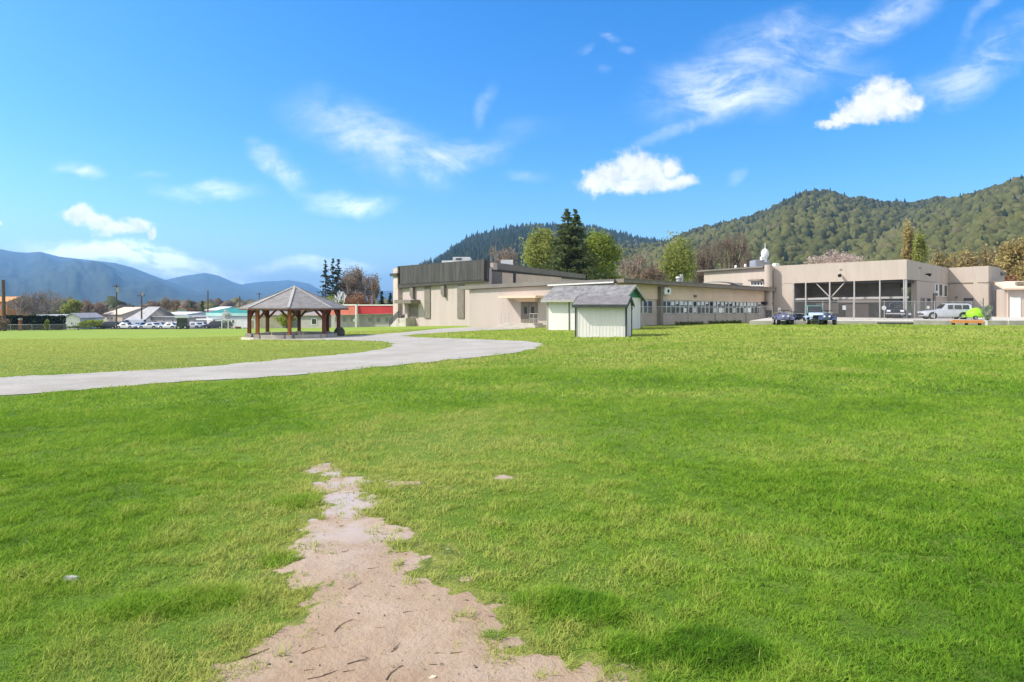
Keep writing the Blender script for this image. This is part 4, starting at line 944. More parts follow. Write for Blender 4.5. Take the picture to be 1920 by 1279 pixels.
def car(name, label, cat, paint, L, wd, H, hood, belt, prof, group=None, wr=.33, glass_rows=None):
    """built at the origin, nose to -x. prof: cabin side profile as (x, z) fractions, from windscreen foot to tail"""
    o = thing(name, label, cat, (0, 0, 0), group); h = wd/2
    # lower body: stations along x
    st = [(-L/2, .38*H, .50*H, .80), (-L/2+.10, .20*H, hood*.93, .92), (-L/2+.5, .16*H, hood*.98, 1.0), (prof[0][0]*L-.05, .15*H, belt*.99, 1.0), (0, .15*H, belt, 1.0), (L*.30, .15*H, belt, 1.0), (L/2-.12, .19*H, belt*.99, .96), (L/2, .30*H, belt*.86, .86)]
    secs = []
    for x, z0, z1, k in st:
        y = h*k; zm = z0+(z1-z0)*.55
        secs.append([(x, -y*.9, z0), (x, -y, z0+.1), (x, -y, zm), (x, -y*.94, z1-.03), (x, -y*.86, z1), (x, y*.86, z1), (x, y*.94, z1-.03), (x, y, zm), (x, y, z0+.1), (x, y*.9, z0)])
    loft(secs, M[paint], 'body', o)
    # cabin: painted shell, with glass panes set proud
    top = [p for p in prof]
    secs = []
    for fx, fz in prof:
        z = belt+(H-belt)*fz; y = h*(.86-.20*fz)
        secs.append([(fx*L, -h*.87, belt-.04), (fx*L, -y, z-.04), (fx*L, -y*.9, z), (fx*L, y*.9, z), (fx*L, y, z-.04), (fx*L, h*.87, belt-.04)])
    loft(secs, M[paint], 'roof', o)
    for s in (-1, 1):
        g = glass_rows or [(prof[1][0]+.02, prof[-2][0]-.02)]
        for (a, b) in g:
            m = MB(); z0 = belt+.05; z1 = H-.16
            yy = lambda z: s*(h*(.87-.21*(z-belt)/(H-belt))+.012)
            sl = (z1-z0)/(H-belt)*(prof[1][0]-prof[0][0])*L*.6 if a < prof[1][0]+.03 else 0
            m.prism([(a*L-sl*.0, yy(z0), z0), (b*L, yy(z0), z0), (b*L, yy(z1), z1), (a*L+.05, yy(z1), z1)], (0, s*.012, 0)); m.build('side_window', M['glass'], o)
    def end_glass(i, j, nm, off):
        (x0, f0), (x1, f1) = prof[i], prof[j]; za = belt+(H-belt)*f0; zb2 = belt+(H-belt)*f1
        t0, t1 = .16, .88; q = lambda t, y: Vector(((x0+(x1-x0)*t)*L+off, y, za+(zb2-za)*t+.02))
        m = MB(); m.prism([q(t0, -h*.74), q(t0, h*.74), q(t1, h*.6), q(t1, -h*.6)], (off*.5, 0, .004)); m.build(nm, M['glass'], o)
    end_glass(0, 1, 'windscreen', -.03); end_glass(-1, -2, 'rear_window', .03)
    for x in (-L/2+.19*L, L/2-.20*L):
        for s in (-1, 1):
            wheel(o, (x, s*(h-.09), wr), (0, s, 0), wr, .2, M['steel'])
            m = MB(); m.disc((x, s*(h-.03), wr+.03), (0, s, 0), wr+.07, .075, 18); m.build('wheel_arch', M['black'], o)
    for s in (-1, 1):
        m = MB(); m.box(-L/2-.01, -L/2+.13, s*h*.55-.16, s*h*.55+.16, hood*.72, hood*.88); m.build('headlight', M['white'], o, bevel=.03)
        m = MB(); m.box(L/2-.09, L/2+.005, s*h*.72-.09, s*h*.72+.09, belt*.68, belt*.92); m.build('tail_light', M['red'], o, bevel=.02)
    m = MB(); m.box(-L/2-.03, -L/2+.1, -h*.85, h*.85, .28*H, .36*H); m.box(L/2-.1, L/2+.03, -h*.85, h*.85, .28*H, .36*H); m.build('bumper', M['black'], o, bevel=.02)
    return o
def put(o, x, y, z=None, rot=0.0, label=None):
    o.location = (x, y, Tz(x, y) if z is None else z); o.rotation_euler = (0, 0, rot)
    if label: o['label'] = label
    return o
wag = [(-.13, .0), (-.01, .97), (.05, 1), (.42, .98), (.475, .80), (.49, .0)]
o = car('estate_car', 'long silver estate car with black side windows parked behind the concrete kerb', 'car', 'carsilver', 4.4, 1.75, 1.60, .86, .97, wag, wr=.32, glass_rows=[(.0, .12), (.135, .28), (.295, .43)])
put(o, X(1771, 62.5), 62.5, PZ, R(-14))
# town cars
sed = [(-.20, .0), (-.06, .95), (.06, 1), (.20, .95), (.36, .0)]
hat = [(-.24, .0), (-.10, .96), (.05, 1), (.36, .96), (.46, .0)]
vanp = [(-.42, .0), (-.30, .95), (-.1, 1), (.40, 1), (.485, .95), (.49, .0)]
protos = {'sed': car('parked_car', 'x', 'car', 'carwhite', 4.5, 1.8, 1.45, .82, .92, sed, 'vehicles in the far car park'),
          'silver': car('parked_car', 'x', 'car', 'carsilver', 4.4, 1.8, 1.55, .86, .95, hat, 'vehicles in the far car park'),
          'suv': car('parked_car', 'x', 'car', 'cardark', 4.6, 1.9, 1.75, .95, 1.08, hat, 'vehicles in the far car park'),
          'van': car('parked_van', 'x', 'van', 'carwhite', 5.2, 2.0, 2.2, 1.0, 1.15, vanp, 'vehicles in the far car park', glass_rows=[(-.29, -.14)])}
used = set()
for (k, px, D, rot, lab) in [('suv', 203, 141, 8, 'dark car parked nearest the beige house, left of the tall wire-hung pole'), ('sed', 216, 146, -12, 'white saloon car parked behind the base of the tall wire-hung pole'), ('suv', 228, 143, 80, 'dark car parked just right of the tall wire-hung pole'),
                             ('van', 250, 147, 10, 'white van parked before the big grey sloping roof'), ('sed', 238, 141, 175, 'white saloon car parked in front of the white van'), ('silver', 263, 144, 70, 'silver hatchback parked between the white van and a white saloon'), ('sed', 280, 141, 6, 'white saloon car parked below the grey warehouse corner'),
                             ('silver', 299, 145, 185, 'silver hatchback parked under the white canopy roof of the warehouse'), ('sed', 317, 141, -5, 'white saloon car parked left of the boxy truck'), ('sed', 331, 147, 4, 'white saloon car half hidden behind the boxy truck'),
                             ('sed', 361, 144, 3, 'white saloon car parked just right of the boxy truck'), ('silver', 379, 146, 178, 'silver hatchback parked before the white wall of the green topped building'), ('suv', 402, 141, 10, 'dark car parked against the white wall of the green topped building'), ('suv', 417, 147, 60, 'dark car beside the white blossom tree and the batting cage')]:
    src = protos[k]; c = src if k not in used else copy_tree(src); used.add(k)
    put(c, X(px, D), D, None, R(rot), lab)
def truck():
    o = thing('box_truck', 'small dark truck with a white box top among the parked cars', 'truck', (0, 0, 0), None)
    m = MB(); m.box(-1.1, 1.1, -1, 1, .55, 2.5); m.build('cab', M['cardark'], o, bevel=.12)
    m = MB(); m.box(-1.5, 1.5, -1.05, 1.05, 2.52, 3.05); m.build('box_body', M['carwhite'], o, bevel=.06)
    m = MB(); m.box(-.9, .9, -1.03, -1.005, 1.5, 2.2); m.build('side_window', M['glass'], o)
    for x in (-.7, .7):
        for s in (-1, 1): wheel(o, (x, s*.9, .4), (0, s, 0), .4, .2, M['steel'])
    put(o, X(343.5, 139), 139, None, R(12))
truck()
# quad bikes and open jeep before the tall hall
def quad(label, mat, px, py, rot, group='quad bikes parked before the tall hall', sc=1.0, D=None):
    o = thing('quad_bike', label, 'quad bike', (0, 0, 0), group); L = 1.75
    for x in (-.58, .55):
        for s in (-1, 1): wheel(o, (x, s*.46, .28), (0, s, 0), .28, .24, M['greysteel'])
    secs = []
    for x, z0, z1, y in ((-.95, .42, .60, .22), (-.75, .38, .82, .34), (-.35, .36, .90, .26), (0, .40, .80, .18), (.35, .42, .82, .20), (.75, .44, .80, .30), (.95, .5, .68, .24)):
        secs.append([(x, -y, z0), (x, -y, z1-.08), (x, -y*.6, z1), (x, y*.6, z1), (x, y, z1-.08), (x, y, z0)])
    loft(secs, mat, 'body', o)
    for x in (-.58, .55):
        for s in (-1, 1):
            m = MB()
            for k in range(6):
                a0 = math.pi*(.1+.8*k/6); a1 = math.pi*(.1+.8*(k+1)/6); m.beam((x-.36*math.cos(a0), s*.44, .30+.36*math.sin(a0)), (x-.36*math.cos(a1), s*.44, .30+.36*math.sin(a1)), .3, .03)
            m.build('mudguard', mat, o)
    m = MB(); m.box(-.05, .62, -.17, .17, .78, .92); m.build('seat', M['black'], o, bevel=.05)
    m = MB(); m.tube((-.38, 0, .85), (-.30, 0, 1.08), .04); m.tube((-.30, -.38, 1.10), (-.30, .38, 1.10), .022); m.build('handlebar', M['black'], o)
    for x0, x1, z in ((-1.0, -.5, .95), (.45, 1.0, .93)):
        m = MB()
        for s in (-.34, 0, .34): m.tube((x0, s, z), (x1, s, z), .015)
        for x in (x0, (x0+x1)/2, x1): m.tube((x, -.36, z), (x, .36, z), .015)
        for s in (-.25, .25): m.tube(((x0+x1)/2, s, z), ((x0+x1)/2, s, z-.2), .015)
        m.build('rack', M['greysteel'], o)
    for s in (-1, 1):
        m = MB(); m.disc((-.93, s*.17, .68), (1, 0, 0), .07, .06, 10); m.build('headlight', M['white'], o)
    g = ground(px, py); o.scale = (sc, sc, sc); put(o, g.x, g.y, None, R(rot)); return o
quad('lilac quad bike seen nose-on, the one before the cream wall notice', M['lilac'], 1468, 609.5, 78, sc=1.18)
quad('dark grey quad bike parked between the lilac one and the pale blue jeep', M['cardark'], 1493, 608, 25, sc=1.05)
quad('dark quad bike parked to the right of the pale blue jeep', M['navy'], 1552, 609.5, 60, sc=1.12)
def jeep():
    o = thing('open_jeep', 'small pale blue open jeep with upright windscreen frame and roof hoop', 'jeep', (0, 0, 0))
    for x in (-.85, .85):
        for s in (-1, 1): wheel(o, (x, s*.68, .32), (0, s, 0), .32, .24, M['greysteel'])
    m = MB(); m.box(-1.35, 1.35, -.62, .62, .38, .78); m.build('body', M['paleblue'], o, bevel=.06)
    m = MB(); m.prism([(-1.38, -.60, .70), (-.35, -.64, .72), (-.35, -.62, 1.08), (-1.25, -.56, .98)], (0, 1.2, 0)); m.build('bonnet', M['paleblue'], o, bevel=.05)
    m = MB(); m.box(-1.42, -1.36, -.42, .42, .58, .86); m.build('grille', M['black'], o)
    for s in (-1, 1):
        m = MB(); m.disc((-1.40, s*.5, .80), (1, 0, 0), .1, .08, 12); m.build('headlight', M['white'], o)
        m = MB(); m.box(-1.2, -.5, s*.70-.15, s*.70+.15, .68, .74); m.build('mudguard', M['paleblue'], o, bevel=.02)
    m = MB(); f = [(-.36, -.66, 1.05), (-.36, .66, 1.05), (-.12, .60, 1.66), (-.12, -.60, 1.66)]
    for i in range(4): m.beam(f[i], f[(i+1) % 4], .07, .07)
    w = m.build('windscreen', M['teal'], o)
    m = MB(); m.add([(-.35, -.62, 1.09), (-.35, .62, 1.09), (-.13, .56, 1.62), (-.13, -.56, 1.62)], [(0, 1, 2, 3)]); m.build('pane', M['glass'], w)
    m = MB()
    for s in (-.6, .6): m.tube((.9, s, .7), (.85, s, 1.68), .035); m.tube((-.12, s, 1.66), (.85, s, 1.68), .03)
    m.tube((.85, -.6, 1.68), (.85, .6, 1.68), .035); m.build('roll_bar', M['teal'], o)
    for s in (-.3, .3):
        m = MB(); m.box(.1, .55, s-.22, s+.22, .75, .92); m.box(.5, .64, s-.22, s+.22, .9, 1.35); m.build('seat', M['black'], o, bevel=.05)
    m = MB(); m.disc((1.42, 0, .95), (1, 0, 0), .33, .2, 16); m.build('spare_wheel', M['rubber'], o)
    m = MB(); m.box(-1.46, -1.38, -.62, .62, .42, .54); m.build('bumper', M['cardark'], o, bevel=.02)
    g = ground(1527, 608.7); put(o, g.x, g.y, None, R(76))
jeep()
def pickup():
    o = thing('pickup_truck', 'dark navy pickup parked nose-out inside the caged bay', 'pickup', (0, 0, 0))
    for x in (-1.5, 1.5):
        for s in (-1, 1): wheel(o, (x, s*.8, .36), (0, s, 0), .36, .24, M['steel'])
    m = MB(); m.box(-2.5, 2.5, -.92, .92, .45, 1.0); m.build('body', M['navy'], o, bevel=.09)
    m = MB(); m.prism([(-.9, -.86, .98), (.8, -.86, .98), (.7, -.74, 1.72), (-.35, -.74, 1.72)], (0, 1.55, 0)); m.build('cab', M['navy'], o, bevel=.06)
    m = MB(); m.prism([(-.88, -.70, 1.08), (-.88, .66, 1.08), (-.45, .60, 1.62), (-.45, -.64, 1.62)], (-.03, 0, 0)); m.build('windscreen', M['glass'], o)
    for s in (-1, 1):
        m = MB(); m.box(-2.54, -2.46, s*.62-.18, s*.62+.18, .72, .90); m.build('headlight', M['white'], o, bevel=.02)
    m = MB(); m.box(-2.54, -2.48, -.4, .4, .66, .92); m.build('grille', M['black'], o)
    m = MB(); m.box(-2.6, -2.48, -.9, .9, .44, .58); m.build('bumper', M['greysteel'], o, bevel=.02)
    p = P(1679, 0, 66.5); put(o, p.x+1.2, p.y+1.6, PZ, R(54))
pickup()
def tarp():
    D = 60.5; o = thing('covered_trailer', 'bright lime green tarpaulin dome on a small trailer by the silver car', 'trailer', (X(1828, D), D, PZ))
    c = Vector((X(1828, D), D, PZ)); m = MB(); m.dome(c+Vector((0, 0, .35)), .72, .72, .82, 16, 7); m.v = [(c.x+(x-c.x)*(1.08+.10*math.sin(7*math.atan2(y-c.y, x-c.x))), c.y+(y-c.y)*1.05, z+.05*math.sin(3.1*(x-c.x)*2)-.10*max(0, x-c.x)) for x, y, z in m.v]; t = m.build('tarpaulin', M['lime'], o, smooth=True)
    m = MB(); m.box(c.x-.78, c.x+.78, D-.72, D+.72, PZ+.2, PZ+.37); m.build('trailer_bed', M['lime'], o, bevel=.03)
    for s in (-.52, .62): wheel(o, (c.x+s, D-.74, PZ+.2), (0, 1, 0), .2, .14, M['greysteel'])
    m = MB(); m.beam((c.x-.8, D, PZ+.25), (c.x-1.5, D, PZ+.22), .07, .07); m.build('drawbar', M['greysteel'], o)
tarp()

# ------------------------------------------------------------------ kerbs and benches along the apron
def kerb(px0, px1, D0, D1, label, mat='concrete', h=PZ+.09):
    a = Vector(pl(px0, D0)); b = Vector(pl(px1, D1)); mb = MB(); d = (b-a).normalized(); n = Vector((d.y, -d.x))
    q = lambda v, z: (v.x, v.y, z); z0 = min(Tz(a.x, a.y), Tz(b.x, b.y))-.3
    mb.box8([q(a, z0), q(b, z0), q(b-n*.35, z0), q(a-n*.35, z0), q(a+n*.02, h), q(b+n*.02, h), q(b-n*.33, h), q(a-n*.33, h)])
    setp(mb.build('concrete_kerb', M[mat], None, bevel=.02), label, 'kerb', 'concrete kerbs along the apron')
kerb(1712, 1782, 53.5, 52.9, 'pale concrete kerb block under the silver estate car')
kerb(1852, 1889, 52.6, 52.5, 'pale concrete kerb block between the garden shrub and the cabin')
kerb(1891, 2050, 52.4, 52.2, 'pale concrete kerb block in front of the site cabin')
def bench(px0, px1, D0, D1, zt, mat, label, apron=None):
    a = Vector(pl(px0, D0)); b = Vector(pl(px1, D1)); d = (b-a).normalized(); n = Vector((d.y, -d.x)); L = (b-a).length; z0 = Tz(a.x, a.y)
    o = thing('bench', label, 'bench', (a.x, a.y, z0))
    q = lambda u, w, z: Vector((a.x+d.x*u+n.x*w, a.y+d.y*u+n.y*w, z))
    bx = lambda mb, u0, u1, w0, w1, z_0, z_1: mb.box8([q(u0, w0, z_0), q(u1, w0, z_0), q(u1, w1, z_0), q(u0, w1, z_0), q(u0, w0, z_1), q(u1, w0, z_1), q(u1, w1, z_1), q(u0, w1, z_1)])
    for w0 in (-.24, .0): bx(MB(), 0, L, w0, w0+.21, zt-.07, zt).build('seat_plank', mat, o, bevel=.008)
    bx(MB(), .02, L-.02, .16, .205, zt-.24, zt-.075).build('apron_board', apron or mat, o)
    for u in (.15, L/2-.05, L-.25): bx(MB(), u, u+.1, -.2, .14, z0-.2, zt-.075).build('leg', M['black'], o)
bench(1783, 1842, 52.2, 51.8, .46, M['orange'], 'orange stained plank bench in front of the lime green tarpaulin')
bench(1643, 1711, 53.6, 53.1, .30, M['greyplank'], 'low grey plank bench with dark front board, before the caged bay', M['stone'])

# ------------------------------------------------------------------ the far left: houses, sheds, poles
def house(name, label, px0, px1, D, py_eave, py_ridge, wallm, roofm, depth=8, ridge='x', zbase=None, hip=0.0, windows=(), cat='house', over=.4, door=None):
    x0, x1 = X(px0, D), X(px1, D); zb = Tz((x0+x1)/2, D)-.1 if zbase is None else zbase; ze = Z(py_eave, D); zr = Z(py_ridge, D)
    o = thing(name, label, cat, ((x0+x1)/2, D, zb))
    w = MB(); w.box(x0, x1, D, D+depth, zb-.4, ze); w.build('wall', M[wallm], o)
    r = MB(); th = .18
    if ridge == 'x':
        k = (x1-x0)*hip
        for s in (0, 1):
            ya = D-over if s == 0 else D+depth+over; ym = D+depth/2
            r.prism([(x0-over, ya, ze-.05), (x1+over, ya, ze-.05), (x1+over-k, ym, zr), (x0-over+k, ym, zr)], (0, 0, th))
        r.build('roof', M[roofm], o)
        if hip == 0:
            g = MB()
            for x in (x0, x1-.1): g.prism([(x, D, ze), (x, D+depth, ze), (x, D+depth/2, zr)], (.1, 0, 0))
            g.build('gable', M[wallm], o)
    elif ridge == 'y':
        xm = (x0+x1)/2
        for s in (0, 1):
            xa = x0-over if s == 0 else x1+over
            r.prism([(xa, D-over, ze-.05), (xm, D-over, zr), (xm, D+depth, zr), (xa, D+depth, ze-.05)], (0, 0, th))
        r.build('roof', M[roofm], o)
        g = MB(); g.prism([(x0, D, ze), (x1, D, ze), (xm, D, zr)], (0, .1, 0)); g.build('gable', M[wallm], o)
    else:
        r.box(x0-over, x1+over, D-over, D+depth+over, ze, max(zr, ze+.15)); r.build('roof', M[roofm], o)
    for (a, b, c, d) in windows:
        m = MB(); m.box(X(a, D), X(b, D), D-.06, D, Z(d, D), Z(c, D)); fo = m.build('window', M['white'], o)
        m = MB(); e = .12; m.box(X(a, D)+e, X(b, D)-e, D-.08, D-.06, Z(d, D)+e, Z(c, D)-e); m.build('pane', M['glass'], fo)
    if door:
        a, b, c = door; m = MB(); m.box(X(a, D), X(b, D), D-.06, D, zb, Z(c, D)); m.build('door', M['brown'], o)
    return o
house('orange_house', 'orange walled house at the left edge behind the thick brown pole', -60, 13, 172, 566, 557, 'orangewall', 'orangewall', 9, 'x', windows=[(-8, -3, 572, 580), (2, 7, 572, 580)])
house('white_garage', 'small white gabled garage standing right of the dark cedar hedge', 122, 150, 140, 597, 588.5, 'white', 'greyroof', 8, 'y', windows=[(133, 137, 604, 609)])
house('low_house', 'long low house with pale roof edge peeping over the cedar hedge', 74, 121, 148, 593, 590, 'beigewall', 'whiteroof', 6, 'flat')
house('beige_house', 'beige stucco house with stepped roofs behind the tall wire-hung pole', 185, 240, 168, 590, 577, 'beigewall', 'beigewall', 11, 'x', windows=[(193, 199, 594, 600), (206, 212, 594, 600)], door=(216, 221, 596))
house('grey_house', 'house under one large steep grey roof beside the beige house', 230, 279, 158, 601, 576.5, 'white', 'greyroof', 10, 'x', hip=.22)
house('grey_warehouse', 'long grey warehouse with a flat roof behind the parked cars', 268, 376, 156, 595, 593.5, 'greywall', 'greyroof', 14, 'flat', cat='warehouse', windows=[(300, 306, 598, 603), (322, 328, 598, 603)])
house('white_roofed_unit', 'low unit with broad white metal roof behind the grey warehouse', 298, 358, 178, 590, 586, 'white', 'whiteroof', 10, 'x', cat='building')
house('far_beige_block', 'small tan block with red roof between bare trees behind the warehouse', 312, 330, 240, 580, 575, 'beigewall', 'coral', 8, 'x')
house('white_hall', 'white roofed hall standing behind the green topped building', 384, 410, 200, 582, 576, 'whiteroof', 'whiteroof', 12, 'x')
o = house('green_topped_building', 'long white walled building with a green and mint roof band', 372, 492, 150, 589, 579.5, 'white', 'greenroof', 14, 'x', cat='building', windows=[(388, 394, 598, 606), (436, 442, 598, 606)])
m = MB(); D = 149.5; m.box(X(372, D), X(492, D), D, D+.3, Z(592.5, D), Z(587, D)); m.build('mint_band', M['mint'], o)
m = MB(); m.box(X(374, D), X(416, D), D-3, D, Z(600, D), Z(597.8, D)); m.build('awning', M['white'], o)
house('grey_bungalow', 'grey rendered bungalow seen between the gazebo posts', 556, 612, 118, 592, 586, 'greywall', 'brownroof', 9, 'x', windows=[(584, 597, 597, 609)])
house('pale_bungalow', 'pale house behind the left posts of the gazebo', 470, 530, 128, 592, 586, 'beigewall', 'brownroof', 9, 'x')
def turn(name, deg, sx=1.0):
    o = bpy.data.objects[name]; o.rotation_euler.z = R(deg); o.scale = (sx, 1, 1)
for nm_, dg in (('green_topped_building', -24), ('grey_warehouse', -22), ('grey_bungalow', -25), ('beige_house', -28), ('white_roofed_unit', -22), ('white_hall', -20), ('grey_house', -25)): turn(nm_, dg, 1.04)
def red_building():
    D = 110; o = thing('red_topped_building', 'long low building with a deep red fascia band left of the gym', 'building', (X(690, D), D, -2))
    zb = -2.3; x0, x1 = X(608, D), X(760, D)
    m = MB(); m.box(x0, x1, D, D+14, zb-.4, Z(588, D)); m.build('wall', M['greywall'], o)
    m = MB(); m.box(X(675, D), x1, D-.9, D-.5, Z(588.5, D), Z(573, D)); m.build('red_fascia', M['red'], o)
    m = MB(); m.box(X(608, D), X(672.5, D), D-1.2, D-.8, Z(590.5, D), Z(573, D)); m.build('red_fascia', M['coral'], o)
    m = MB(); m.box(X(675, D), x1, D-1.0, D-.4, Z(573, D), Z(571.3, D)); m.box(X(608, D), X(672.5, D), D-1.3, D-.7, Z(573, D), Z(570.8, D)); m.box(X(672.6, D), X(674.9, D), D-1.3, D-.5, zb, Z(570.8, D)); m.build('white_trim', M['white'], o)
    m = MB(); m.box(x0, x1, D-.5, D+14.4, Z(576, D), Z(574.5, D)); m.build('roof', M['roofmem'], o)
    for a in (616, 634, 652, 690, 708, 726):
        m = MB(); m.box(X(a, D), X(a+9, D), D-.05, D, Z(605, D), Z(594, D)); w = m.build('window', M['steel'], o)
        m = MB(); m.box(X(a+.8, D), X(a+8.2, D), D-.07, D-.05, Z(604, D), Z(595, D)); m.build('pane', M['int'], w)
    m = MB(); m.box(X(700, D), X(703, D), D-.1, D, zb, Z(590, D)); m.build('downpipe', M['brown'], o)
red_building(); turn('red_topped_building', -24, 1.06)
def pole(px, py_top, D, label, r=.14, arms=(), lean=0.0, mat='polewood', extra=None):
    x = X(px, D); z0 = Tz(x, D); zt = Z(py_top, D); o = thing('utility_pole', label, 'utility pole', (x, D, z0))
    m = MB(); m.tube((x, D, z0-.5), (x+lean, D, zt), r, r*.72, 8); m.build('pole', M[mat], o)
    for (py, w) in arms:
        m = MB(); z = Z(py, D); m.box(x+lean*.9-w/2, x+lean*.9+w/2, D-r-.12, D-r+.02, z-.07, z+.07)
        for k in (-.46, -.2, .2, .46): m.tube((x+w*k, D-r-.05, z+.07), (x+w*k, D-r-.05, z+.28), .05, .05, 6)
        m.build('crossarm', M['polewood'], o)
    if extra:
        m = MB(); z = Z(extra, D); m.tube((x+.4, D-.1, z-.5), (x+.4, D-.1, z+.5), .28, .28, 10); m.build('transformer', M['greysteel'], o)
    return o
pole(8.2, 525, 122, 'thick dark brown utility pole at the left edge, nearest and stoutest', .36, lean=-.25)
pole(218.5, 533, 138, 'tall wire-hung utility pole with crossarm before the beige house', .17, arms=((537, 1.5),), extra=543.5)
pole(265.5, 548, 150, 'utility pole with crossarm rising above the large grey roof', .2, arms=((555, 1.9),), extra=551.5)
pole(389.8, 545, 190, 'slim plain utility pole rising above the green topped building', .24)
pole(449.5, 555, 200, 'slim plain utility pole just left of the gazebo roof', .22)
pole(486, 549, 205, 'slim utility pole peeping over the left slope of the gazebo roof', .2, arms=((551.5, 1.6),))
pole(104, 583, 152, 'short dark post standing behind the low house by the hedge', .14)
def post_left():
    D = 124.6; x = X(38, D); z0 = Tz(x, D); o = thing('gate_post', 'rusty gate post with pale cap in front of the cedar hedge', 'post', (x, D, z0))
    m = MB(); m.box(x-.22, x+.22, D-.2, D+.2, z0-.3, Z(596, D)); m.build('shaft', M['rust'], o); m = MB(); m.box(x-.28, x+.28, D-.26, D+.26, Z(600, D), Z(597.3, D)); m.build('cap', M['greyplank'], o)
post_left()
def cage():
    D = 127; o = thing('batting_cage', 'white framed wire batting cage before the green topped building', 'cage', (X(440, D), D, Tz(X(440, D), D)))
    z0 = Tz(X(440, D), D); zt = Z(600.5, D)
    for px in (416, 428, 441, 455, 468, 478):
        m = MB(); m.tube((X(px, D), D, z0-.2), (X(px, D), D, zt), .09, .09, 6); m.build('post', M['white'], o)
    m = MB(); m.box(X(415.5, D), X(478.5, D), D-.08, D+.08, zt, zt+.16); m.build('top_rail', M['white'], o)
    me = bpy.data.meshes.new('wire_mesh'); o0 = Vector(o.location); me.from_pydata([tuple(Vector(p)-o0) for p in ((X(416, D), D+.1, z0), (X(478, D), D+.1, z0), (X(478, D), D+.1, zt), (X(416, D), D+.1, zt))], [], [(0, 1, 2, 3)])
    uv = me.uv_layers.new(name='UVMap')
    for i, c in enumerate(((0, 0), (7, 0), (7, 2), (0, 2))): uv.data[i].uv = c
    me.materials.append(M['chain']); w = bpy.data.objects.new('wire_mesh', me); COL.objects.link(w); w.parent = o
cage()
bench(441, 452, 124, 124, Tz(X(445, 124), 124)+.45, M['redwood'], 'small dark team bench near the batting cage')
def lamp_post():
    D = 96; x = X(665.5, D); z0 = Tz(x, D); o = thing('notice_post', 'short white marker post on the grass left of the gym', 'post', (x, D, z0))
    m = MB(); m.tube((x, D, z0-.2), (x, D, z0+1.5), .05, .05, 6); m.build('shaft', M['steel'], o); m = MB(); m.box(x-.3, x+.3, D-.06, D-.02, z0+.9, z0+1.25); m.build('board', M['white'], o)
lamp_post()
# ------------------------------------------------------------------ trees
M['leaf_lime'] = leafmat('spring_leaves', (.20, .23, .045), (.46, .47, .14), .5)
M['leaf_green'] = leafmat('fresh_green_leaves', (.15, .20, .025), (.40, .44, .08), .5)
M['leaf_dark'] = leafmat('fir_needles', (.075, .10, .035), (.22, .25, .09))
M['leaf_pine'] = leafmat('blue_green_needles', (.035, .05, .034), (.11, .13, .085))
M['leaf_gold'] = leafmat('golden_catkins', (.30, .23, .09), (.56, .45, .19), .45)
M['leaf_brown'] = leafmat('reddish_buds', (.20, .135, .10), (.38, .28, .20))
M['leaf_rust'] = leafmat('russet_buds', (.26, .13, .07), (.42, .24, .13))
M['leaf_blossom'] = leafmat('pale_pink_blossom', (.40, .31, .26), (.62, .50, .42))
M['leaf_white'] = leafmat('white_blossom', (.55, .55, .52), (.8, .8, .77))
M['leaf_hedge'] = leafmat('cedar_foliage', (.010, .020, .008), (.035, .05, .018))
M['leaf_grey'] = leafmat('grey_green_leaves', (.20, .26, .16), (.42, .48, .34))

def quads(C, size, tint, aspect=.6, flat=0.0, nrng=rng):
    n = len(C); a = nrng.normal(size=(n, 3)); a[:, 2] *= (1-flat); a /= np.linalg.norm(a, axis=1)[:, None]+1e-9
    b = nrng.normal(size=(n, 3)); b -= (a*b).sum(1)[:, None]*a; b /= np.linalg.norm(b, axis=1)[:, None]+1e-9
    s = size*nrng.uniform(.6, 1.3, n)[:, None]
    V = np.stack([C-a*s-b*s*aspect*.3, C+b*s*aspect, C+a*s+b*s*.1, C-b*s*aspect], 1).reshape(-1, 3)
    Fq = np.arange(n*4).reshape(n, 4); return V, Fq, np.repeat(tint, 4)
def trunkmesh(o, base, h, r, limbs, spread, mat, lean=0, start=.35, rnd=random, name='trunk'):
    m = MB(); b = Vector(base); pts = [b+Vector((0, 0, -.5))]; n = 5
    for i in range(1, n+1): pts.append(b+Vector((rnd.uniform(-1, 1)*.02*h, rnd.uniform(-1, 1)*.02*h, h*i/n)))
    for i in range(n): m.tube(pts[i], pts[i+1], r*(1-.8*i/n), r*(1-.8*(i+1)/n), 7, False)
    for k in range(limbs):
        t = start+(.95-start)*rnd.random(); j = min(n-1, int(t*n)); p = pts[j].lerp(pts[j+1], t*n-j)
        a = rnd.uniform(0, 2*math.pi); L = spread*(1.1-.5*t)*rnd.uniform(.6, 1); q = p+Vector((math.cos(a)*L, math.sin(a)*L, L*rnd.uniform(.4, 1.0))); mid = p.lerp(q, .5)+Vector((0, 0, -.06*L))
        m.tube(p, mid, r*.38*(1-t*.5), r*.24, 5, False); m.tube(mid, q, r*.24, r*.06, 5, False)
    return m.build(name, mat, o, smooth=True)
def base_z(px, D): return Tz(X(px, D), D)
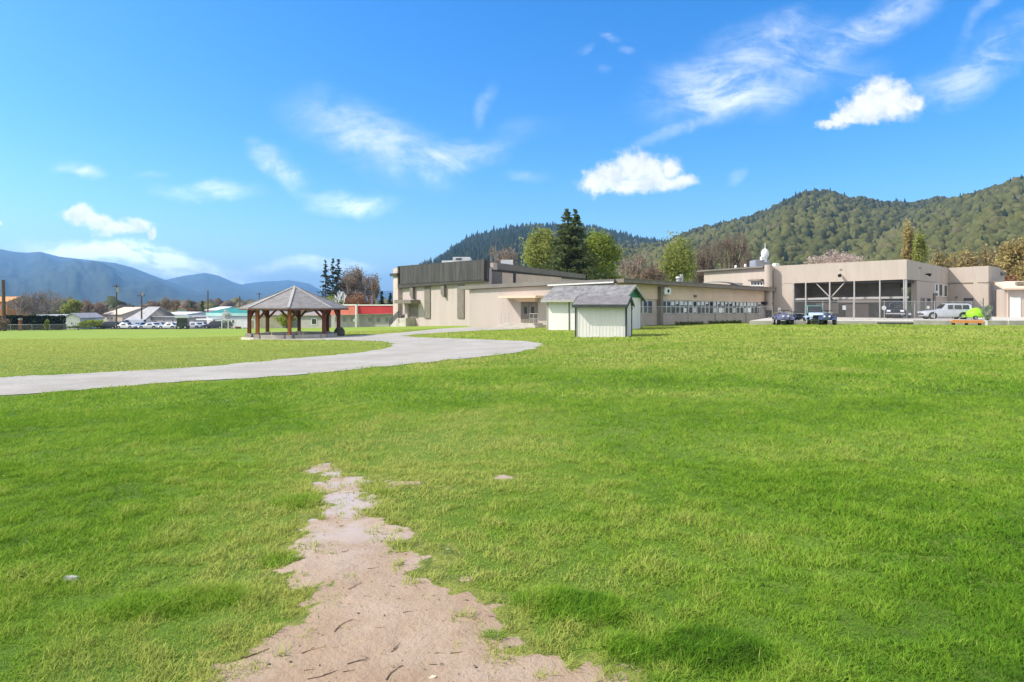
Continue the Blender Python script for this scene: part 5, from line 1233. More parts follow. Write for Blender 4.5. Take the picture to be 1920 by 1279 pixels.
def leafy(name, label, cat, px0, px1, pytop, pybot, D, leaf, bark='bark', clumps=70, per=46, size=.30, shape='round', group=None, seed=1, limbs=9):
    r_ = np.random.default_rng(seed); rd = random.Random(seed); xc = X((px0+px1)/2, D); w = X(px1, D)-X(px0, D); zt = Z(pytop, D); zb = base_z((px0+px1)/2, D); cb = max(Z(pybot, D), zb+.4); H = zt-cb
    o = thing(name, label, cat, (xc, D, zb), group)
    trunkmesh(o, (xc, D, zb), (zt-zb)*.8, max(.12, w*.03), limbs, w*.38, M[bark], rnd=rd)
    u = r_.normal(size=(clumps, 3)); u /= np.linalg.norm(u, axis=1)[:, None]; rad = r_.uniform(.30, 1, clumps)**.45
    # lobed outline
    ph = r_.uniform(0, 6.28, 3); lob = 1+.14*np.sin(3*np.arctan2(u[:, 1], u[:, 0])+ph[0])+.12*np.sin(5*u[:, 2]+ph[1])
    c = u*(rad*lob)[:, None]
    if shape == 'column': wz = 1-.55*np.abs(c[:, 2])**2; c[:, :2] *= wz[:, None]
    if shape == 'weeping': c[:, :2] *= (1.0-.35*np.clip(c[:, 2], 0, 1))[:, None]
    if shape == 'vase': c[:, :2] *= (.75+.25*c[:, 2])[:, None]
    C = np.stack([xc+c[:, 0]*w/2*.88, D+c[:, 1]*w/2*.88, (zt+cb)/2+c[:, 2]*H/2*.9], 1)
    sig = np.array([.085*w, .085*w, (.075 if shape != 'weeping' else .13)*H])
    per = int(per*1.7); size *= .78
    L = (C[:, None, :]+np.clip(r_.normal(size=(clumps, per, 3)), -1.7, 1.7)*sig*r_.uniform(.7, 1.4, (clumps, 1, 1))).reshape(-1, 3)
    L[:, 2] = np.maximum(L[:, 2], zb+.15)
    t = np.clip(np.repeat(r_.uniform(.15, .85, clumps), per)+r_.normal(size=clumps*per)*.15, 0, 1)
    V, Fq, tt = quads(L, size, t, nrng=r_); big_mesh('crown', V, Fq, M[leaf], tt, o)
    return o
def bare(name, label, cat, px0, px1, pytop, D, bark='greybark', leaf=None, depth=5, group=None, seed=1, trunk=.18, twig=.035, nb=3, up=.25, stems=1, budn=0, budsize=.16, name2='crown'):
    rd = random.Random(seed); r_ = np.random.default_rng(seed); xc = X((px0+px1)/2, D); w = X(px1, D)-X(px0, D); zb = base_z((px0+px1)/2, D); H = Z(pytop, D)-zb
    o = thing(name, label, cat, (xc, D, zb), group); mt = MB(); mc = MB(); tips = []; segs = []
    def grow(p, d, L, r, k):
        q = p+d*L; mid = p.lerp(q, .5)+Vector((rd.uniform(-1, 1), rd.uniform(-1, 1), rd.uniform(-.5, 1)))*L*.06
        segs.append((p, mid, r, r*.85, k)); segs.append((mid, q, r*.85, r*.7, k)); tips.append((q, k))
        if k == 0: return
        for i in range(nb+(1 if rd.random() < .35 else 0)):
            a = rd.uniform(0, 6.283); s = rd.uniform(.35, .85); e = d.orthogonal().normalized(); f = d.cross(e)
            nd = (d+(e*math.cos(a)+f*math.sin(a))*s+Vector((0, 0, up))).normalized()
            st = q if i < 2 else p.lerp(q, rd.uniform(.45, .95))
            grow(st, nd, L*rd.uniform(.62, .85), r*.60, k-1)
    for s in range(stems):
        d = Vector((0, 0, 1)) if stems == 1 else Vector((rd.uniform(-.45, .45), rd.uniform(-.4, .4), 1)).normalized()
        grow(Vector((xc+(0 if stems == 1 else rd.uniform(-.22, .22)*w), D+(0 if stems == 1 else rd.uniform(-.2, .2)*w), zb-.3)), d, H*.27, trunk*H*.09+.05, depth)
    P_ = np.array([tuple(t[0]) for t in tips]); zmax = P_[:, 2].max(); sx = (w/2)/max(.1, np.percentile(np.abs(P_[:, 0]-xc), 97)); sz = (H)/(zmax-zb)
    fx = lambda p: Vector((xc+(p.x-xc)*sx, D+(p.y-D)*sx, zb+(p.z-zb)*sz))
    for p, q, r0, r1, k in segs:
        mm = mt if k >= depth-1 else mc
        if k <= 1:   # finest twigs: slim three-sided
            mm.tube(fx(p), fx(q), max(r0, twig), max(r1*.6, twig*.5), 3, False)
        else: mm.tube(fx(p), fx(q), max(r0, twig*1.2), max(r1, twig), 5, False)
    mt.build('trunk', M[bark], o, smooth=True); cb = mc.build(name2, M[bark], o)
    if leaf and budn:
        tp = np.array([tuple(fx(t[0])) for t in tips if t[1] <= 1]); C = tp[r_.integers(0, len(tp), budn)]+r_.normal(size=(budn, 3))*.35
        V, Fq, tt = quads(C, budsize, np.clip(r_.normal(.5, .25, budn), 0, 1), nrng=r_); big_mesh('buds', V, Fq, M[leaf], tt, o)
    return o
def conifer(name, label, cat, px0, px1, pytop, D, leaf='leaf_dark', group=None, seed=1, gap=.0, size=.32, levels=34, sparse=1.0, pyb=None, tops=1):
    r_ = np.random.default_rng(seed); xc = X((px0+px1)/2, D); w = X(px1, D)-X(px0, D); zb = base_z((px0+px1)/2, D); zt = Z(pytop, D); H = zt-zb; zl = zb+H*.08 if pyb is None else Z(pyb, D)
    o = thing(name, label, cat, (xc, D, zb), group)
    m = MB(); C = []; 
    for k in range(tops):
        ox = 0 if tops == 1 else (-.06+.12*k)*w; hh = H*(1-.01*k)
        m.tube((xc+ox*.5, D, zb-.4), (xc+ox, D, zb+hh*.98), max(.14, H*.016)*(1 if tops == 1 else .8), .03, 7, False)
        for i in range(levels):
            t = (i+r_.uniform(0, .6))/levels; z = zl+(zb+hh-zl)*t; Lb = w/2*((1-t)**.95)*r_.uniform(.8, 1.25)+.10
            if tops > 1: Lb *= .86
            nbr = int(5+5*(1-t))
            for b in range(nbr):
                if r_.random() > sparse: continue
                a = r_.uniform(0, 6.283); L = Lb*r_.uniform(.62, 1.12); dr = -.22*L+.12*L*r_.random()
                n = int(7+L*9); s = .1+.9*r_.uniform(0, 1, n)**.7
                px_ = xc+ox+np.cos(a)*L*s; py_ = D+np.sin(a)*L*s; pz_ = z+dr*s**1.6+.10*L*(s > .85)
                C.append(np.stack([px_, py_, pz_], 1)+r_.normal(size=(n, 3))*np.array([.16, .16, .10])*(.5+L*.22))
                if L > .8: m.tube((xc+ox, D, z), (xc+ox+math.cos(a)*L*.8, D+math.sin(a)*L*.8, z+dr*.7), .035, .012, 3, False)
    m.build('trunk', M['bark'], o); C = np.concatenate(C); t = np.clip(r_.normal(.45, .22, len(C)), 0, 1)
    V, Fq, tt = quads(C, size, t, .42, .35, r_); big_mesh('crown', V, Fq, M[leaf], tt, o); return o
GS, GL = 'trees standing behind the school', 'trees and shrubs of the far left'
# behind the school
bare('reddish_tree', 'reddish brown budding tree behind the gym roof, left of the lime green tree', 'tree', 922, 990, 459, 128, 'greybark', 'leaf_brown', 5, GS, 3, budn=2600, budsize=.22, stems=3)
leafy('lime_green_tree', 'broad lime green tree immediately left of the tall fir', 'tree', 978, 1052, 431, 524, 112, 'leaf_lime', clumps=95, per=60, size=.30, group=GS, seed=4)
conifer('fir_tree', 'tall dark twin-topped fir, the tallest tree above the school roof', 'tree', 1004, 1138, 391, 97, 'leaf_dark', GS, 5, size=.27, levels=40, tops=2, pyb=528, sparse=.92)
leafy('green_tree', 'rounded mid green tree immediately right of the tall fir', 'tree', 1082, 1162, 441, 526, 113, 'leaf_green', clumps=95, per=60, size=.30, group=GS, seed=6)
leafy('lime_shrub', 'low lime shrub peeping over the wing roof right of the rounded green tree', 'shrub', 1126, 1172, 509, 530, 98, 'leaf_lime', clumps=26, per=40, size=.22, group=GS, seed=7, limbs=4)
for i, (a, b, c, D, lab) in enumerate([(1158, 1200, 482, 124, 'slim bare grey brown tree just right of the rounded green tree'), (1188, 1228, 476, 132, 'bare grey brown tree midway between the green tree and the lime willow'), (1214, 1256, 486, 126, 'bare brown tree touching the left side of the lime willow')]):
    bare('bare_tree', lab, 'tree', a, b, c, D, 'greybark', 'leaf_brown', 5, GS, 20+i, budn=1300, budsize=.16)
leafy('brown_shrub', 'reddish brown shrub above the wing roof at the feet of the bare brown trees', 'shrub', 1196, 1250, 505, 530, 104, 'leaf_brown', clumps=34, per=40, size=.2, group=GS, seed=9, limbs=4)
leafy('lime_willow', 'upright lime yellow willow behind the middle of the classroom wing', 'tree', 1238, 1308, 449, 528, 112, 'leaf_lime', clumps=60, per=55, size=.27, shape='weeping', group=GS, seed=10)
for i, (a, b, c, D, lab) in enumerate([(1296, 1352, 448, 118, 'dark bare tree right beside the lime willow'), (1322, 1394, 434, 122, 'widest bare brown tree, behind the left tail of the tall hall'), (1374, 1424, 450, 130, 'bare brown tree left of the white roof cowl')]):
    bare('bare_tree', lab, 'tree', a, b, c, D, 'bark', 'leaf_brown', 5, GS, 30+i, budn=1100, budsize=.14, stems=2)
leafy('blossom_tree', 'pale pink blossom tree above the roof of the tall hall', 'tree', 1522, 1610, 471, 520, 112, 'leaf_blossom', clumps=60, per=60, size=.24, group=GS, seed=12)
leafy('golden_poplar', 'brownish gold poplar, left one of the upright pair behind the hall corner', 'tree', 1690, 1715, 424, 520, 108, 'leaf_gold', clumps=46, per=55, size=.22, shape='column', group=GS, seed=13)
leafy('green_poplar', 'yellow green poplar, right one of the upright pair behind the hall corner', 'tree', 1711, 1736, 432, 520, 106, 'leaf_lime', clumps=46, per=55, size=.22, shape='column', group=GS, seed=14)
for i, (a, b, c, D, lf, lab) in enumerate([(1746, 1796, 464, 110, 'leaf_gold', 'golden brown tree above the side wall of the tall hall'), (1780, 1846, 461, 106, 'leaf_gold', 'golden tree with dark limbs above the garage block'), (1832, 1898, 466, 112, 'leaf_brown', 'dull reddish tree behind the right end of the garage block')]):
    bare('budding_tree', lab, 'tree', a, b, c, D, 'bark', lf, 5, GS, 40+i, budn=2600, budsize=.20, stems=2)
leafy('yellow_green_tree', 'yellow green rounded tree behind the site cabin at the right edge', 'tree', 1880, 1960, 452, 545, 98, 'leaf_gold', clumps=80, per=60, size=.3, group=GS, seed=16)
leafy('olive_tree', 'olive green tree rising highest at the right edge', 'tree', 1900, 2010, 448, 520, 106, 'leaf_green', clumps=80, per=60, size=.3, group=GS, seed=17)
leafy('russet_shrub', 'russet shrub between the garage block and the site cabin', 'shrub', 1876, 1900, 516, 560, 92, 'leaf_rust', clumps=30, per=40, size=.22, group=GS, seed=18, limbs=4)
leafy('garden_shrub', 'pale grey green shrub beside the lime green tarpaulin', 'shrub', 1843, 1858, 571, 604, 55.6, 'leaf_grey', clumps=24, per=26, size=.07, seed=19, limbs=4)
# left middle
for i, (a, b, c, lab) in enumerate([(596, 625, 487, 'left one of the three tall thin conifers behind the gazebo'), (609, 639, 484, 'middle one of the three tall thin conifers behind the gazebo'), (618, 650, 485, 'right one of the three tall thin conifers behind the gazebo')]):
    conifer('tall_conifer', lab, 'tree', a-8, b+8, c, 128+3*i, 'leaf_pine', GL, 50+i, size=.27, levels=36, sparse=.42)
for i, (a, b, c, D, lab) in enumerate([(636, 676, 502, 132, 'bare brown tree nearest the three tall conifers'), (650, 700, 498, 138, 'largest bare brown tree above the red topped building'), (676, 712, 512, 134, 'bare brown tree at the right of the group above the red building')]):
    bare('bare_tree', lab, 'tree', a, b, c, D, 'greybark', 'leaf_brown', 5, GL, 60+i, budn=1500, budsize=.17, stems=2, up=.4)
leafy('russet_shrub', 'russet shrub behind the coral end of the red topped building', 'shrub', 640, 700, 548, 590, 128, 'leaf_rust', clumps=40, per=44, size=.24, group=GL, seed=66, limbs=5)
leafy('olive_shrub', 'olive shrub at the feet of the three tall conifers', 'shrub', 612, 650, 556, 596, 124, 'leaf_green', clumps=36, per=44, size=.22, group=GL, seed=67, limbs=5)
bare('birch_tree', 'pale stemmed leaning birch in front of the tall conifers', 'tree', 618, 656, 545, 122, 'white', None, 4, GL, 68, twig=.05)
for i, (a, b, c, lab) in enumerate([(706, 726, 546, 'small dark conifer farther from the gym corner'), (720, 744, 548, 'small dark conifer closest to the gym corner')]):
    conifer('small_conifer', lab, 'tree', a, b, c, 140+4*i, 'leaf_pine', GL, 70+i, size=.25, levels=22)
# far left
bare('spreading_bare_tree', 'large spreading bare tree behind the cedar hedge, pale limbs showing', 'tree', 24, 112, 540, 152, 'greybark', None, 5, GL, 80, stems=5, twig=.05, up=.12)
leafy('green_willow', 'yellow green tree behind the white garage', 'tree', 116, 152, 560, 592, 170, 'leaf_lime', clumps=36, per=40, size=.3, group=GL, seed=81)
for i, (a, b, c, D, lab) in enumerate([(146, 172, 562, 176, 'bare brown tree just right of the yellow green tree'), (162, 190, 566, 168, 'bare brown tree left of the beige house roof'), (176, 200, 572, 180, 'small bare tree touching the beige house roof'), (282, 300, 563, 200, 'bare brown tree above the left of the grey warehouse'), (302, 324, 556, 210, 'tallest bare tree above the grey warehouse'), (318, 336, 560, 216, 'bare tree just right of the tallest one above the warehouse')]):
    bare('bare_tree', lab, 'tree', a, b, c, D, 'greybark', 'leaf_brown', 5, GL, 90+i, budn=900, budsize=.22, stems=2)
leafy('copper_tree', 'small copper red tree before the two dark little conifers', 'tree', 355, 368, 577, 594, 190, 'leaf_rust', clumps=20, per=40, size=.26, group=GL, seed=97)
for i, (a, b, c, lab) in enumerate([(353, 365, 565, 'small dark conifer behind the copper red tree'), (372, 386, 564, 'small dark conifer at the left end of the green roof')]):
    conifer('small_conifer', lab, 'tree', a, b, c, 205+6*i, 'leaf_dark', GL, 100+i, size=.35, levels=18)
leafy('white_blossom_tree', 'small white blossom tree before the green topped building', 'tree', 413, 433, 581, 606, 140, 'leaf_white', clumps=30, per=36, size=.15, group=GL, seed=104)
leafy('young_tree', 'light green young tree in front of the cedar hedge', 'tree', 83, 93, 598, 621, 123, 'leaf_lime', clumps=22, per=26, size=.13, shape='column', group=GL, seed=105, limbs=3)
leafy('brown_shrub', 'brown straggly shrub beside the thick pole at the left edge', 'shrub', -14, 14, 596, 622, 120, 'leaf_brown', clumps=30, per=30, size=.16, group=GL, seed=106, limbs=5)
leafy('dark_shrub', 'low dark shrub at the foot of the white garage', 'shrub', 122, 172, 611, 619, 132, 'leaf_dark', clumps=30, per=30, size=.16, group=GL, seed=107, limbs=3)
leafy('olive_shrub', 'olive scrub between the white garage and the beige house', 'shrub', 150, 192, 600, 617, 140, 'leaf_green', clumps=30, per=36, size=.2, group=GL, seed=108, limbs=4)
leafy('olive_shrub', 'dark green shrub seen beneath the gazebo roof', 'shrub', 520, 556, 588, 616, 112, 'leaf_green', clumps=34, per=36, size=.18, group=GL, seed=109, limbs=4)
def cedar_hedge():
    D = 130; r_ = np.random.default_rng(110); n = 36; x0, x1 = X(-60, D), X(121, D); zb = Tz(X(60, D), D); C = []; T_ = []
    o = thing('cedar_hedge', 'dark clipped cedar hedge behind the fence at the far left', 'hedge', ((x0+x1)/2, D, zb))
    m = MB()
    for i in range(n):
        x = x0+(x1-x0)*(i+.5)/n; h = Z(592.2+r_.uniform(-.8, 1.2), D)-zb; m.tube((x, D, zb-.2), (x, D, zb+h*.9), .06, .02, 5, False)
        k = 420; t = r_.uniform(0, 1, k); rr = .55*(1-.35*t**3)*r_.uniform(.5, 1.05, k); a = r_.uniform(0, 6.283, k)
        C.append(np.stack([x+rr*np.cos(a), D+rr*np.sin(a), zb+.05+t*h], 1)); T_.append(np.clip(r_.normal(.4, .2, k), 0, 1))
    m.build('trunk', M['bark'], o); V, Fq, tt = quads(np.concatenate(C), .16, np.concatenate(T_), nrng=r_); big_mesh('foliage', V, Fq, M['leaf_hedge'], tt, o)
cedar_hedge()
def base_hedge(px0, px1, D0, D1, label, seed):
    r_ = np.random.default_rng(seed); a = Vector(pl(px0, D0)); b = Vector(pl(px1, D1)); n = int((b-a).length*260); t = r_.uniform(0, 1, n); zb = Tz(a.x, a.y); h = .30+.12*np.sin(t*23+seed)*np.sin(t*57)
    C = np.stack([a.x+(b.x-a.x)*t+r_.normal(0, .1, n), a.y+(b.y-a.y)*t+r_.normal(0, .16, n), zb-.05+h*r_.uniform(0, 1, n)], 1)
    V, Fq, tt = quads(C, .09, np.clip(r_.normal(.4, .2, n), 0, 1), nrng=r_); o = big_mesh('low_hedge', V, Fq, M['leaf_dark'], tt); setp(o, label, 'hedge', 'low hedges at the foot of the classroom wing')
base_hedge(1267, 1318, 58.6, 61.0, 'dark low hedge at the wing foot, the one nearer the sheds', 120)
base_hedge(1330, 1388, 61.8, 64.6, 'dark low hedge at the wing foot, the one nearer the dark door', 121)

# ------------------------------------------------------------------ hills and far woods
ICO = None
def ico(sub):
    bm = bmesh.new(); bmesh.ops.create_icosphere(bm, subdivisions=sub, radius=1.0); v = np.array([tuple(q.co) for q in bm.verts]); f = np.array([[q.index for q in p.verts] for p in bm.faces]); bm.free(); return v, f
def hillmat(name, a, b, sc=.01):
    return pmat(name, tuple((x+y)/2 for x, y in zip(a, b)), .95, .3, sc, .0, 20, .05)
def forestmat(name, cols):
    m = bpy.data.materials.new(name); m.use_nodes = True; t = NT(m.node_tree); b = t.nt.nodes['Principled BSDF']; b.inputs['Roughness'].default_value = .95; b.inputs['Specular IOR Level'].default_value = .05
    f = t.n('ShaderNodeAttribute', attribute_name='tint').outputs['Fac']; cr = t.n('ShaderNodeValToRGB'); e = cr.color_ramp.elements
    for i, c in enumerate(cols):
        p = i/(len(cols)-1)
        if i < 2: e[i].position = p; e[i].color = (*c, 1)
        else: k = e.new(p); k.color = (*c, 1)
    e[1].position = 1/(len(cols)-1); t.l(f, cr.inputs[0])
    nz = t.noise(t.n('ShaderNodeTexCoord').outputs['Object'], .55, 5, .7).outputs['Fac']
    c = t.mix(t.math('MULTIPLY', t.ss(nz, .38, .66), .55), cr.outputs[0], t.mix(.5, cr.outputs[0], (.015, .02, .008)))
    t.l(c, b.inputs['Base Color']); bp = t.n('ShaderNodeBump', ins={'Height': nz, 'Strength': .9, 'Distance': 1.2}); t.l(bp.outputs[0], b.inputs['Normal']); return m
class Hill:
    def __init__(s, prof, dr, df, zf, pw=.8, seed=1, rough=.06, back=1.25):
        s.px = np.array([p[0] for p in prof], float); s.py = np.array([p[1] for p in prof], float); s.dr, s.df, s.zf, s.pw, s.seed, s.rough, s.back = dr, df, zf, pw, seed, rough, back
    def surf(s, px, t):
        """t in 0..1 from foot to ridge, 1..1.6 behind it"""
        px = np.asarray(px, float); t = np.asarray(t, float); py = np.interp(px, s.px, s.py)
        wob = 1+.12*(fbm(px/170.0, px*0+3.1, s.seed+9, 3)-.5)
        dr = s.dr*wob; zr = CAMZ-(py-HY)/F*dr; D = s.df+(dr-s.df)*t
        k = np.clip(t, 0, 1)**s.pw; z = s.zf+(zr-s.zf)*k
        spur = (fbm(px/60.0, t*2.2, s.seed, 4)-.5)*2*s.rough*(zr-s.zf)*np.sin(np.clip(t, 0, 1)*math.pi)**.8
        z = z+spur; D = D*(1+0)
        z = np.where(t > 1, zr-(zr-s.zf)*.8*(t-1)/.6, z)
        return np.stack([(px-CX)/F*D, D, z], -1)
    def mesh(s, name, mat, label, step=4, nt=60, cat='hill'):
        px = np.arange(s.px[0], s.px[-1]+step, step); t = np.concatenate([np.linspace(0, 1, nt), np.linspace(1.05, 1.6, 8)])
        g, h = np.meshgrid(px, t); V = s.surf(g, h).reshape(-1, 3); nx = len(px); i = (np.arange(len(t)-1)[:, None]*nx+np.arange(nx-1)[None, :]).ravel()
        o = big_mesh(name, V, np.stack([i, i+1, i+1+nx, i+nx], 1), mat); o.data.polygons.foreach_set('use_smooth', [True]*len(o.data.polygons)); return setp(o, label, cat, None, 'structure')
def scatter_wood(name, hill, n, rmin, rmax, mat, label, seed, shape='round', pxr=None, tr=(.02, 1.02), tintf=None, tall=1.0):
    r_ = np.random.default_rng(seed); px = r_.uniform(*(pxr or (hill.px[0], hill.px[-1])), n); t = r_.uniform(tr[0]**.8, tr[1], n)
    B = hill.surf(px, t); bv, bf = ico(2)
    if shape == 'cone':
        k = 7; ring = [(math.cos(2*math.pi*i/k), math.sin(2*math.pi*i/k)) for i in range(k)]
        bv = np.array([(x, y, 0) for x, y in ring]+[(x*.55, y*.55, .9) for x, y in ring]+[(x*.62, y*.62, .85) for x, y in ring]+[(0, 0, 2.3)]); bf = []
        for i in range(k):
            j = (i+1) % k; bf += [[i, j, k+j], [i, k+j, k+i], [2*k+i, 2*k+j, 3*k]]
        bf = np.array(bf)
    nv = len(bv); s = rmin+(rmax*1.35-rmin)*r_.uniform(0, 1, n)**1.7; zs = s*tall*r_.uniform(.85, 1.35, n); a = r_.uniform(0, 6.28, n)
    V = bv[None]*(1+r_.normal(0, .15 if shape != 'cone' else .10, (n, nv, 1))); ca, sa = np.cos(a)[:, None], np.sin(a)[:, None]
    x = V[..., 0]*ca-V[..., 1]*sa; y = V[..., 0]*sa+V[..., 1]*ca
    W_ = np.stack([B[:, None, 0]+x*s[:, None], B[:, None, 1]+y*s[:, None], B[:, None, 2]+(V[..., 2]*zs[:, None]+(zs*.55)[:, None] if shape != 'cone' else V[..., 2]*zs[:, None]*1.25)], -1).reshape(-1, 3)
    Fq = (bf[None]+(np.arange(n)*nv)[:, None, None]).reshape(-1, 3)
    tn = r_.uniform(0, 1, n) if tintf is None else tintf(px, t, r_)
    o = big_mesh(name, W_, Fq, mat, np.repeat(np.clip(tn, 0, 1), nv))
    if shape != 'cone': o.data.polygons.foreach_set('use_smooth', [True]*len(o.data.polygons))
    return setp(o, label, 'woodland', None, 'stuff')
M['hillfloor'] = hillmat('wooded_hill_floor', (.045, .06, .022), (.06, .065, .03), .02)
M['mountain'] = hillmat('far_forested_mountain', (.035, .05, .04), (.06, .075, .055), .0012)
M['wood_mix'] = forestmat('mixed_spring_wood', [(.068, .070, .030), (.092, .094, .032), (.118, .120, .036), (.145, .140, .048), (.15, .122, .068)])
M['wood_fir'] = forestmat('dark_fir_wood', [(.014, .024, .016), (.022, .034, .020), (.032, .046, .022), (.045, .050, .030)])
M['wood_bare'] = forestmat('bare_treeline', [(.13, .10, .08), (.18, .145, .115), (.14, .15, .07), (.08, .10, .05)])
hA = Hill([(1130, 470), (1200, 468), (1250, 462), (1280, 447), (1300, 439), (1340, 430), (1400, 417), (1440, 400), (1470, 384), (1510, 370), (1540, 366), (1570, 370), (1620, 379), (1680, 389), (1715, 387), (1760, 377), (1790, 381), (1850, 392), (1960, 410), (2200, 430)], 1150, 420, -4, .85, 3, .09)
hB = Hill([(1500, 500), (1600, 468), (1660, 430), (1720, 402), (1770, 388), (1830, 371), (1870, 356), (1920, 341), (2050, 312), (2300, 285), (2700, 330)], 900, 330, -4, .9, 8, .08)
hC = Hill([(760, 520), (815, 500), (830, 489), (850, 474), (880, 456), (920, 443), (960, 435), (1000, 431), (1040, 432), (1100, 434), (1150, 443), (1200, 457), (1240, 463), (1290, 463), (1340, 462), (1500, 470)], 1900, 750, -4, .75, 13, .05)
hA.mesh('hill', M['hillfloor'], 'rounded wooded hill behind the tall hall'); hB.mesh('hillside', M['hillfloor'], 'nearer wooded hillside rising at the right edge'); hC.mesh('far_hill', M['hillfloor'], 'bluish fir covered hill behind the gym and the tall fir')
def tA(px, t, r_): return .42+.5*(fbm(px/55, t*5, 31, 3)-.5)*2+r_.normal(0, .17, len(px))-.35*np.clip((t-.72)/.28, 0, 1)
def tB(px, t, r_): return .52+.45*(fbm(px/50, t*5, 37, 3)-.5)*2+r_.normal(0, .17, len(px))
scatter_wood('wooded_slope', hA, 15000, 2.0, 4.8, M['wood_mix'], 'mixed spring woodland covering the rounded hill behind the hall', 41, tintf=tA, tall=1.05)
scatter_wood('fir_wood', hA, 1300, 2.0, 3.6, M['wood_fir'], 'scattered dark firs along the crest of the rounded hill', 42, 'cone', tr=(.72, 1.03), tall=1.0)
scatter_wood('wooded_slope', hB, 13000, 1.8, 4.2, M['wood_mix'], 'olive green woodland covering the nearer right hillside', 43, tintf=tB, pxr=(1500, 2350), tall=1.05)
scatter_wood('fir_wood', hB, 450, 1.6, 2.8, M['wood_fir'], 'scattered dark firs among the trees of the right hillside', 46, 'cone', pxr=(1500, 2350), tall=1.25)
scatter_wood('fir_wood', hA, 600, 1.9, 3.2, M['wood_fir'], 'scattered dark firs over the slopes of the rounded hill', 47, 'cone', tr=(.05, .8), tall=1.25)
scatter_wood('fir_wood', hC, 12000, 3.6, 6.5, M['wood_fir'], 'dark fir forest covering the bluish far hill', 44, 'cone', tall=.95)
scatter_wood('bare_wood', hC, 1500, 5.0, 9.0, M['wood_bare'], 'bare brown woodland on the lower right of the bluish far hill', 45, pxr=(1130, 1420), tr=(.02, .7), tall=.9)
m1 = Hill([(-900, 475), (-500, 466), (-250, 462), (-80, 462), (0, 467), (25, 472), (50, 474), (75, 472), (110, 481), (160, 487), (215, 493), (250, 502), (280, 514), (315, 527), (345, 537), (380, 546), (430, 556), (520, 566)], 6300, 2300, -5, .9, 51, .20)
m2 = Hill([(150, 560), (260, 535), (315, 524), (340, 518), (362, 515), (385, 511.5), (410, 517), (440, 530), (455, 534), (475, 538), (520, 548), (600, 560)], 8200, 3800, -5, .95, 55, .12)
m3 = Hill([(330, 560), (420, 540), (455, 533), (475, 530), (500, 527.5), (520, 527), (540, 525), (560, 528), (580, 532), (600, 543), (640, 552), (700, 546), (740, 545), (790, 556), (900, 566)], 9600, 4500, -5, .95, 57, .10)
for h_, nm, lb in ((m1, 'mountain', 'large blue hazy mountain at the left'), (m2, 'mountain', 'blue hazy mountain with a rounded top left of the gazebo'), (m3, 'mountain', 'lower blue mountains directly behind the gazebo roof')):
    h_.mesh(nm, M['mountain'], lb, 3, 90, 'mountain')
def snow():
    r_ = np.random.default_rng(3); pts = []
    for k in range(18):
        a = 2*math.pi*k/18; rr = .6+.6*r_.random(); pts.append((20+7*rr*math.cos(a)+2, .965+.022*rr*math.sin(a)-.004*math.cos(a)))
    V = [m1.surf(np.array([p]), np.array([t]))[0] for p, t in pts]
    mb = MB(); mb.add([(v[0], v[1]-8, v[2]+14) for v in V], [tuple(range(18))]); setp(mb.build('snow_patch', M['white']), 'small snow patch near the left mountain top', 'snow', None, 'structure')
snow()
tl = Hill([(-400, 588), (0, 584), (100, 586), (240, 590), (400, 588), (600, 586), (760, 590)], 340, 255, -4, .5, 61, .3)
scatter_wood('treeline', tl, 800, 1.3, 3.0, M['wood_bare'], 'low brown and olive far treeline behind the houses', 62, tr=(.05, 1.0), tall=1.1)

# ------------------------------------------------------------------ haze: one box of pale air round everything
def haze():
    mb = MB(); mb.box(-15000, 15000, -15000, 15000, -9.0, 690.0); o = mb.build('haze', None) if False else None
    me = bpy.data.meshes.new('haze'); me.from_pydata(mb.v, [], mb.f); m = bpy.data.materials.new('pale_air'); m.use_nodes = True; t = NT(m.node_tree); t.nt.nodes.clear()
    out = t.n('ShaderNodeOutputMaterial'); v = t.n('ShaderNodeVolumePrincipled', ins={'Color': (.29, .59, 1.0, 1), 'Density': 1.35e-4, 'Anisotropy': 0.1}); t.l(v.outputs[0], out.inputs['Volume'])
    me.materials.append(m); o = bpy.data.objects.new('haze', me); COL.objects.link(o); o.display_type = 'WIRE'; setp(o, 'pale blue air fading the far mountains', 'haze', None, 'stuff')
haze()

# ------------------------------------------------------------------ lawn blades
def grass_mat():
    m = bpy.data.materials.new('grass_blades'); m.use_nodes = True; t = NT(m.node_tree); t.nt.nodes.clear()
    out = t.n('ShaderNodeOutputMaterial'); f = t.n('ShaderNodeAttribute', attribute_name='tint').outputs['Fac']
    cr = t.n('ShaderNodeValToRGB'); t.l(f, cr.inputs[0]); e = cr.color_ramp.elements
    e[0].position = 0; e[0].color = (.062, .130, .022, 1); e[1].position = .34; e[1].color = (.128, .285, .022, 1)
    for p, c in ((.64, (.262, .43, .042)), (1.0, (.475, .52, .12))): k = e.new(p); k.color = (*c, 1)
    c = cr.outputs[0]; df = t.n('ShaderNodeBsdfDiffuse', ins={'Color': c}); tr = t.n('ShaderNodeBsdfTranslucent', ins={'Color': c})
    g = t.n('ShaderNodeNewGeometry'); v = t.n('ShaderNodeMix', data_type='VECTOR'); v.inputs[0].default_value = .72; t.l(g.outputs['Normal'], v.inputs[4]); v.inputs[5].default_value = (0, 0, 1)
    t.l(t.vmath('NORMALIZE', v.outputs[1]).outputs[0], df.inputs['Normal'])
    mx = t.n('ShaderNodeMixShader', ins={0: .36}); t.l(df.outputs[0], mx.inputs[1]); t.l(tr.outputs[0], mx.inputs[2]); t.l(mx.outputs[0], out.inputs[0]); return m
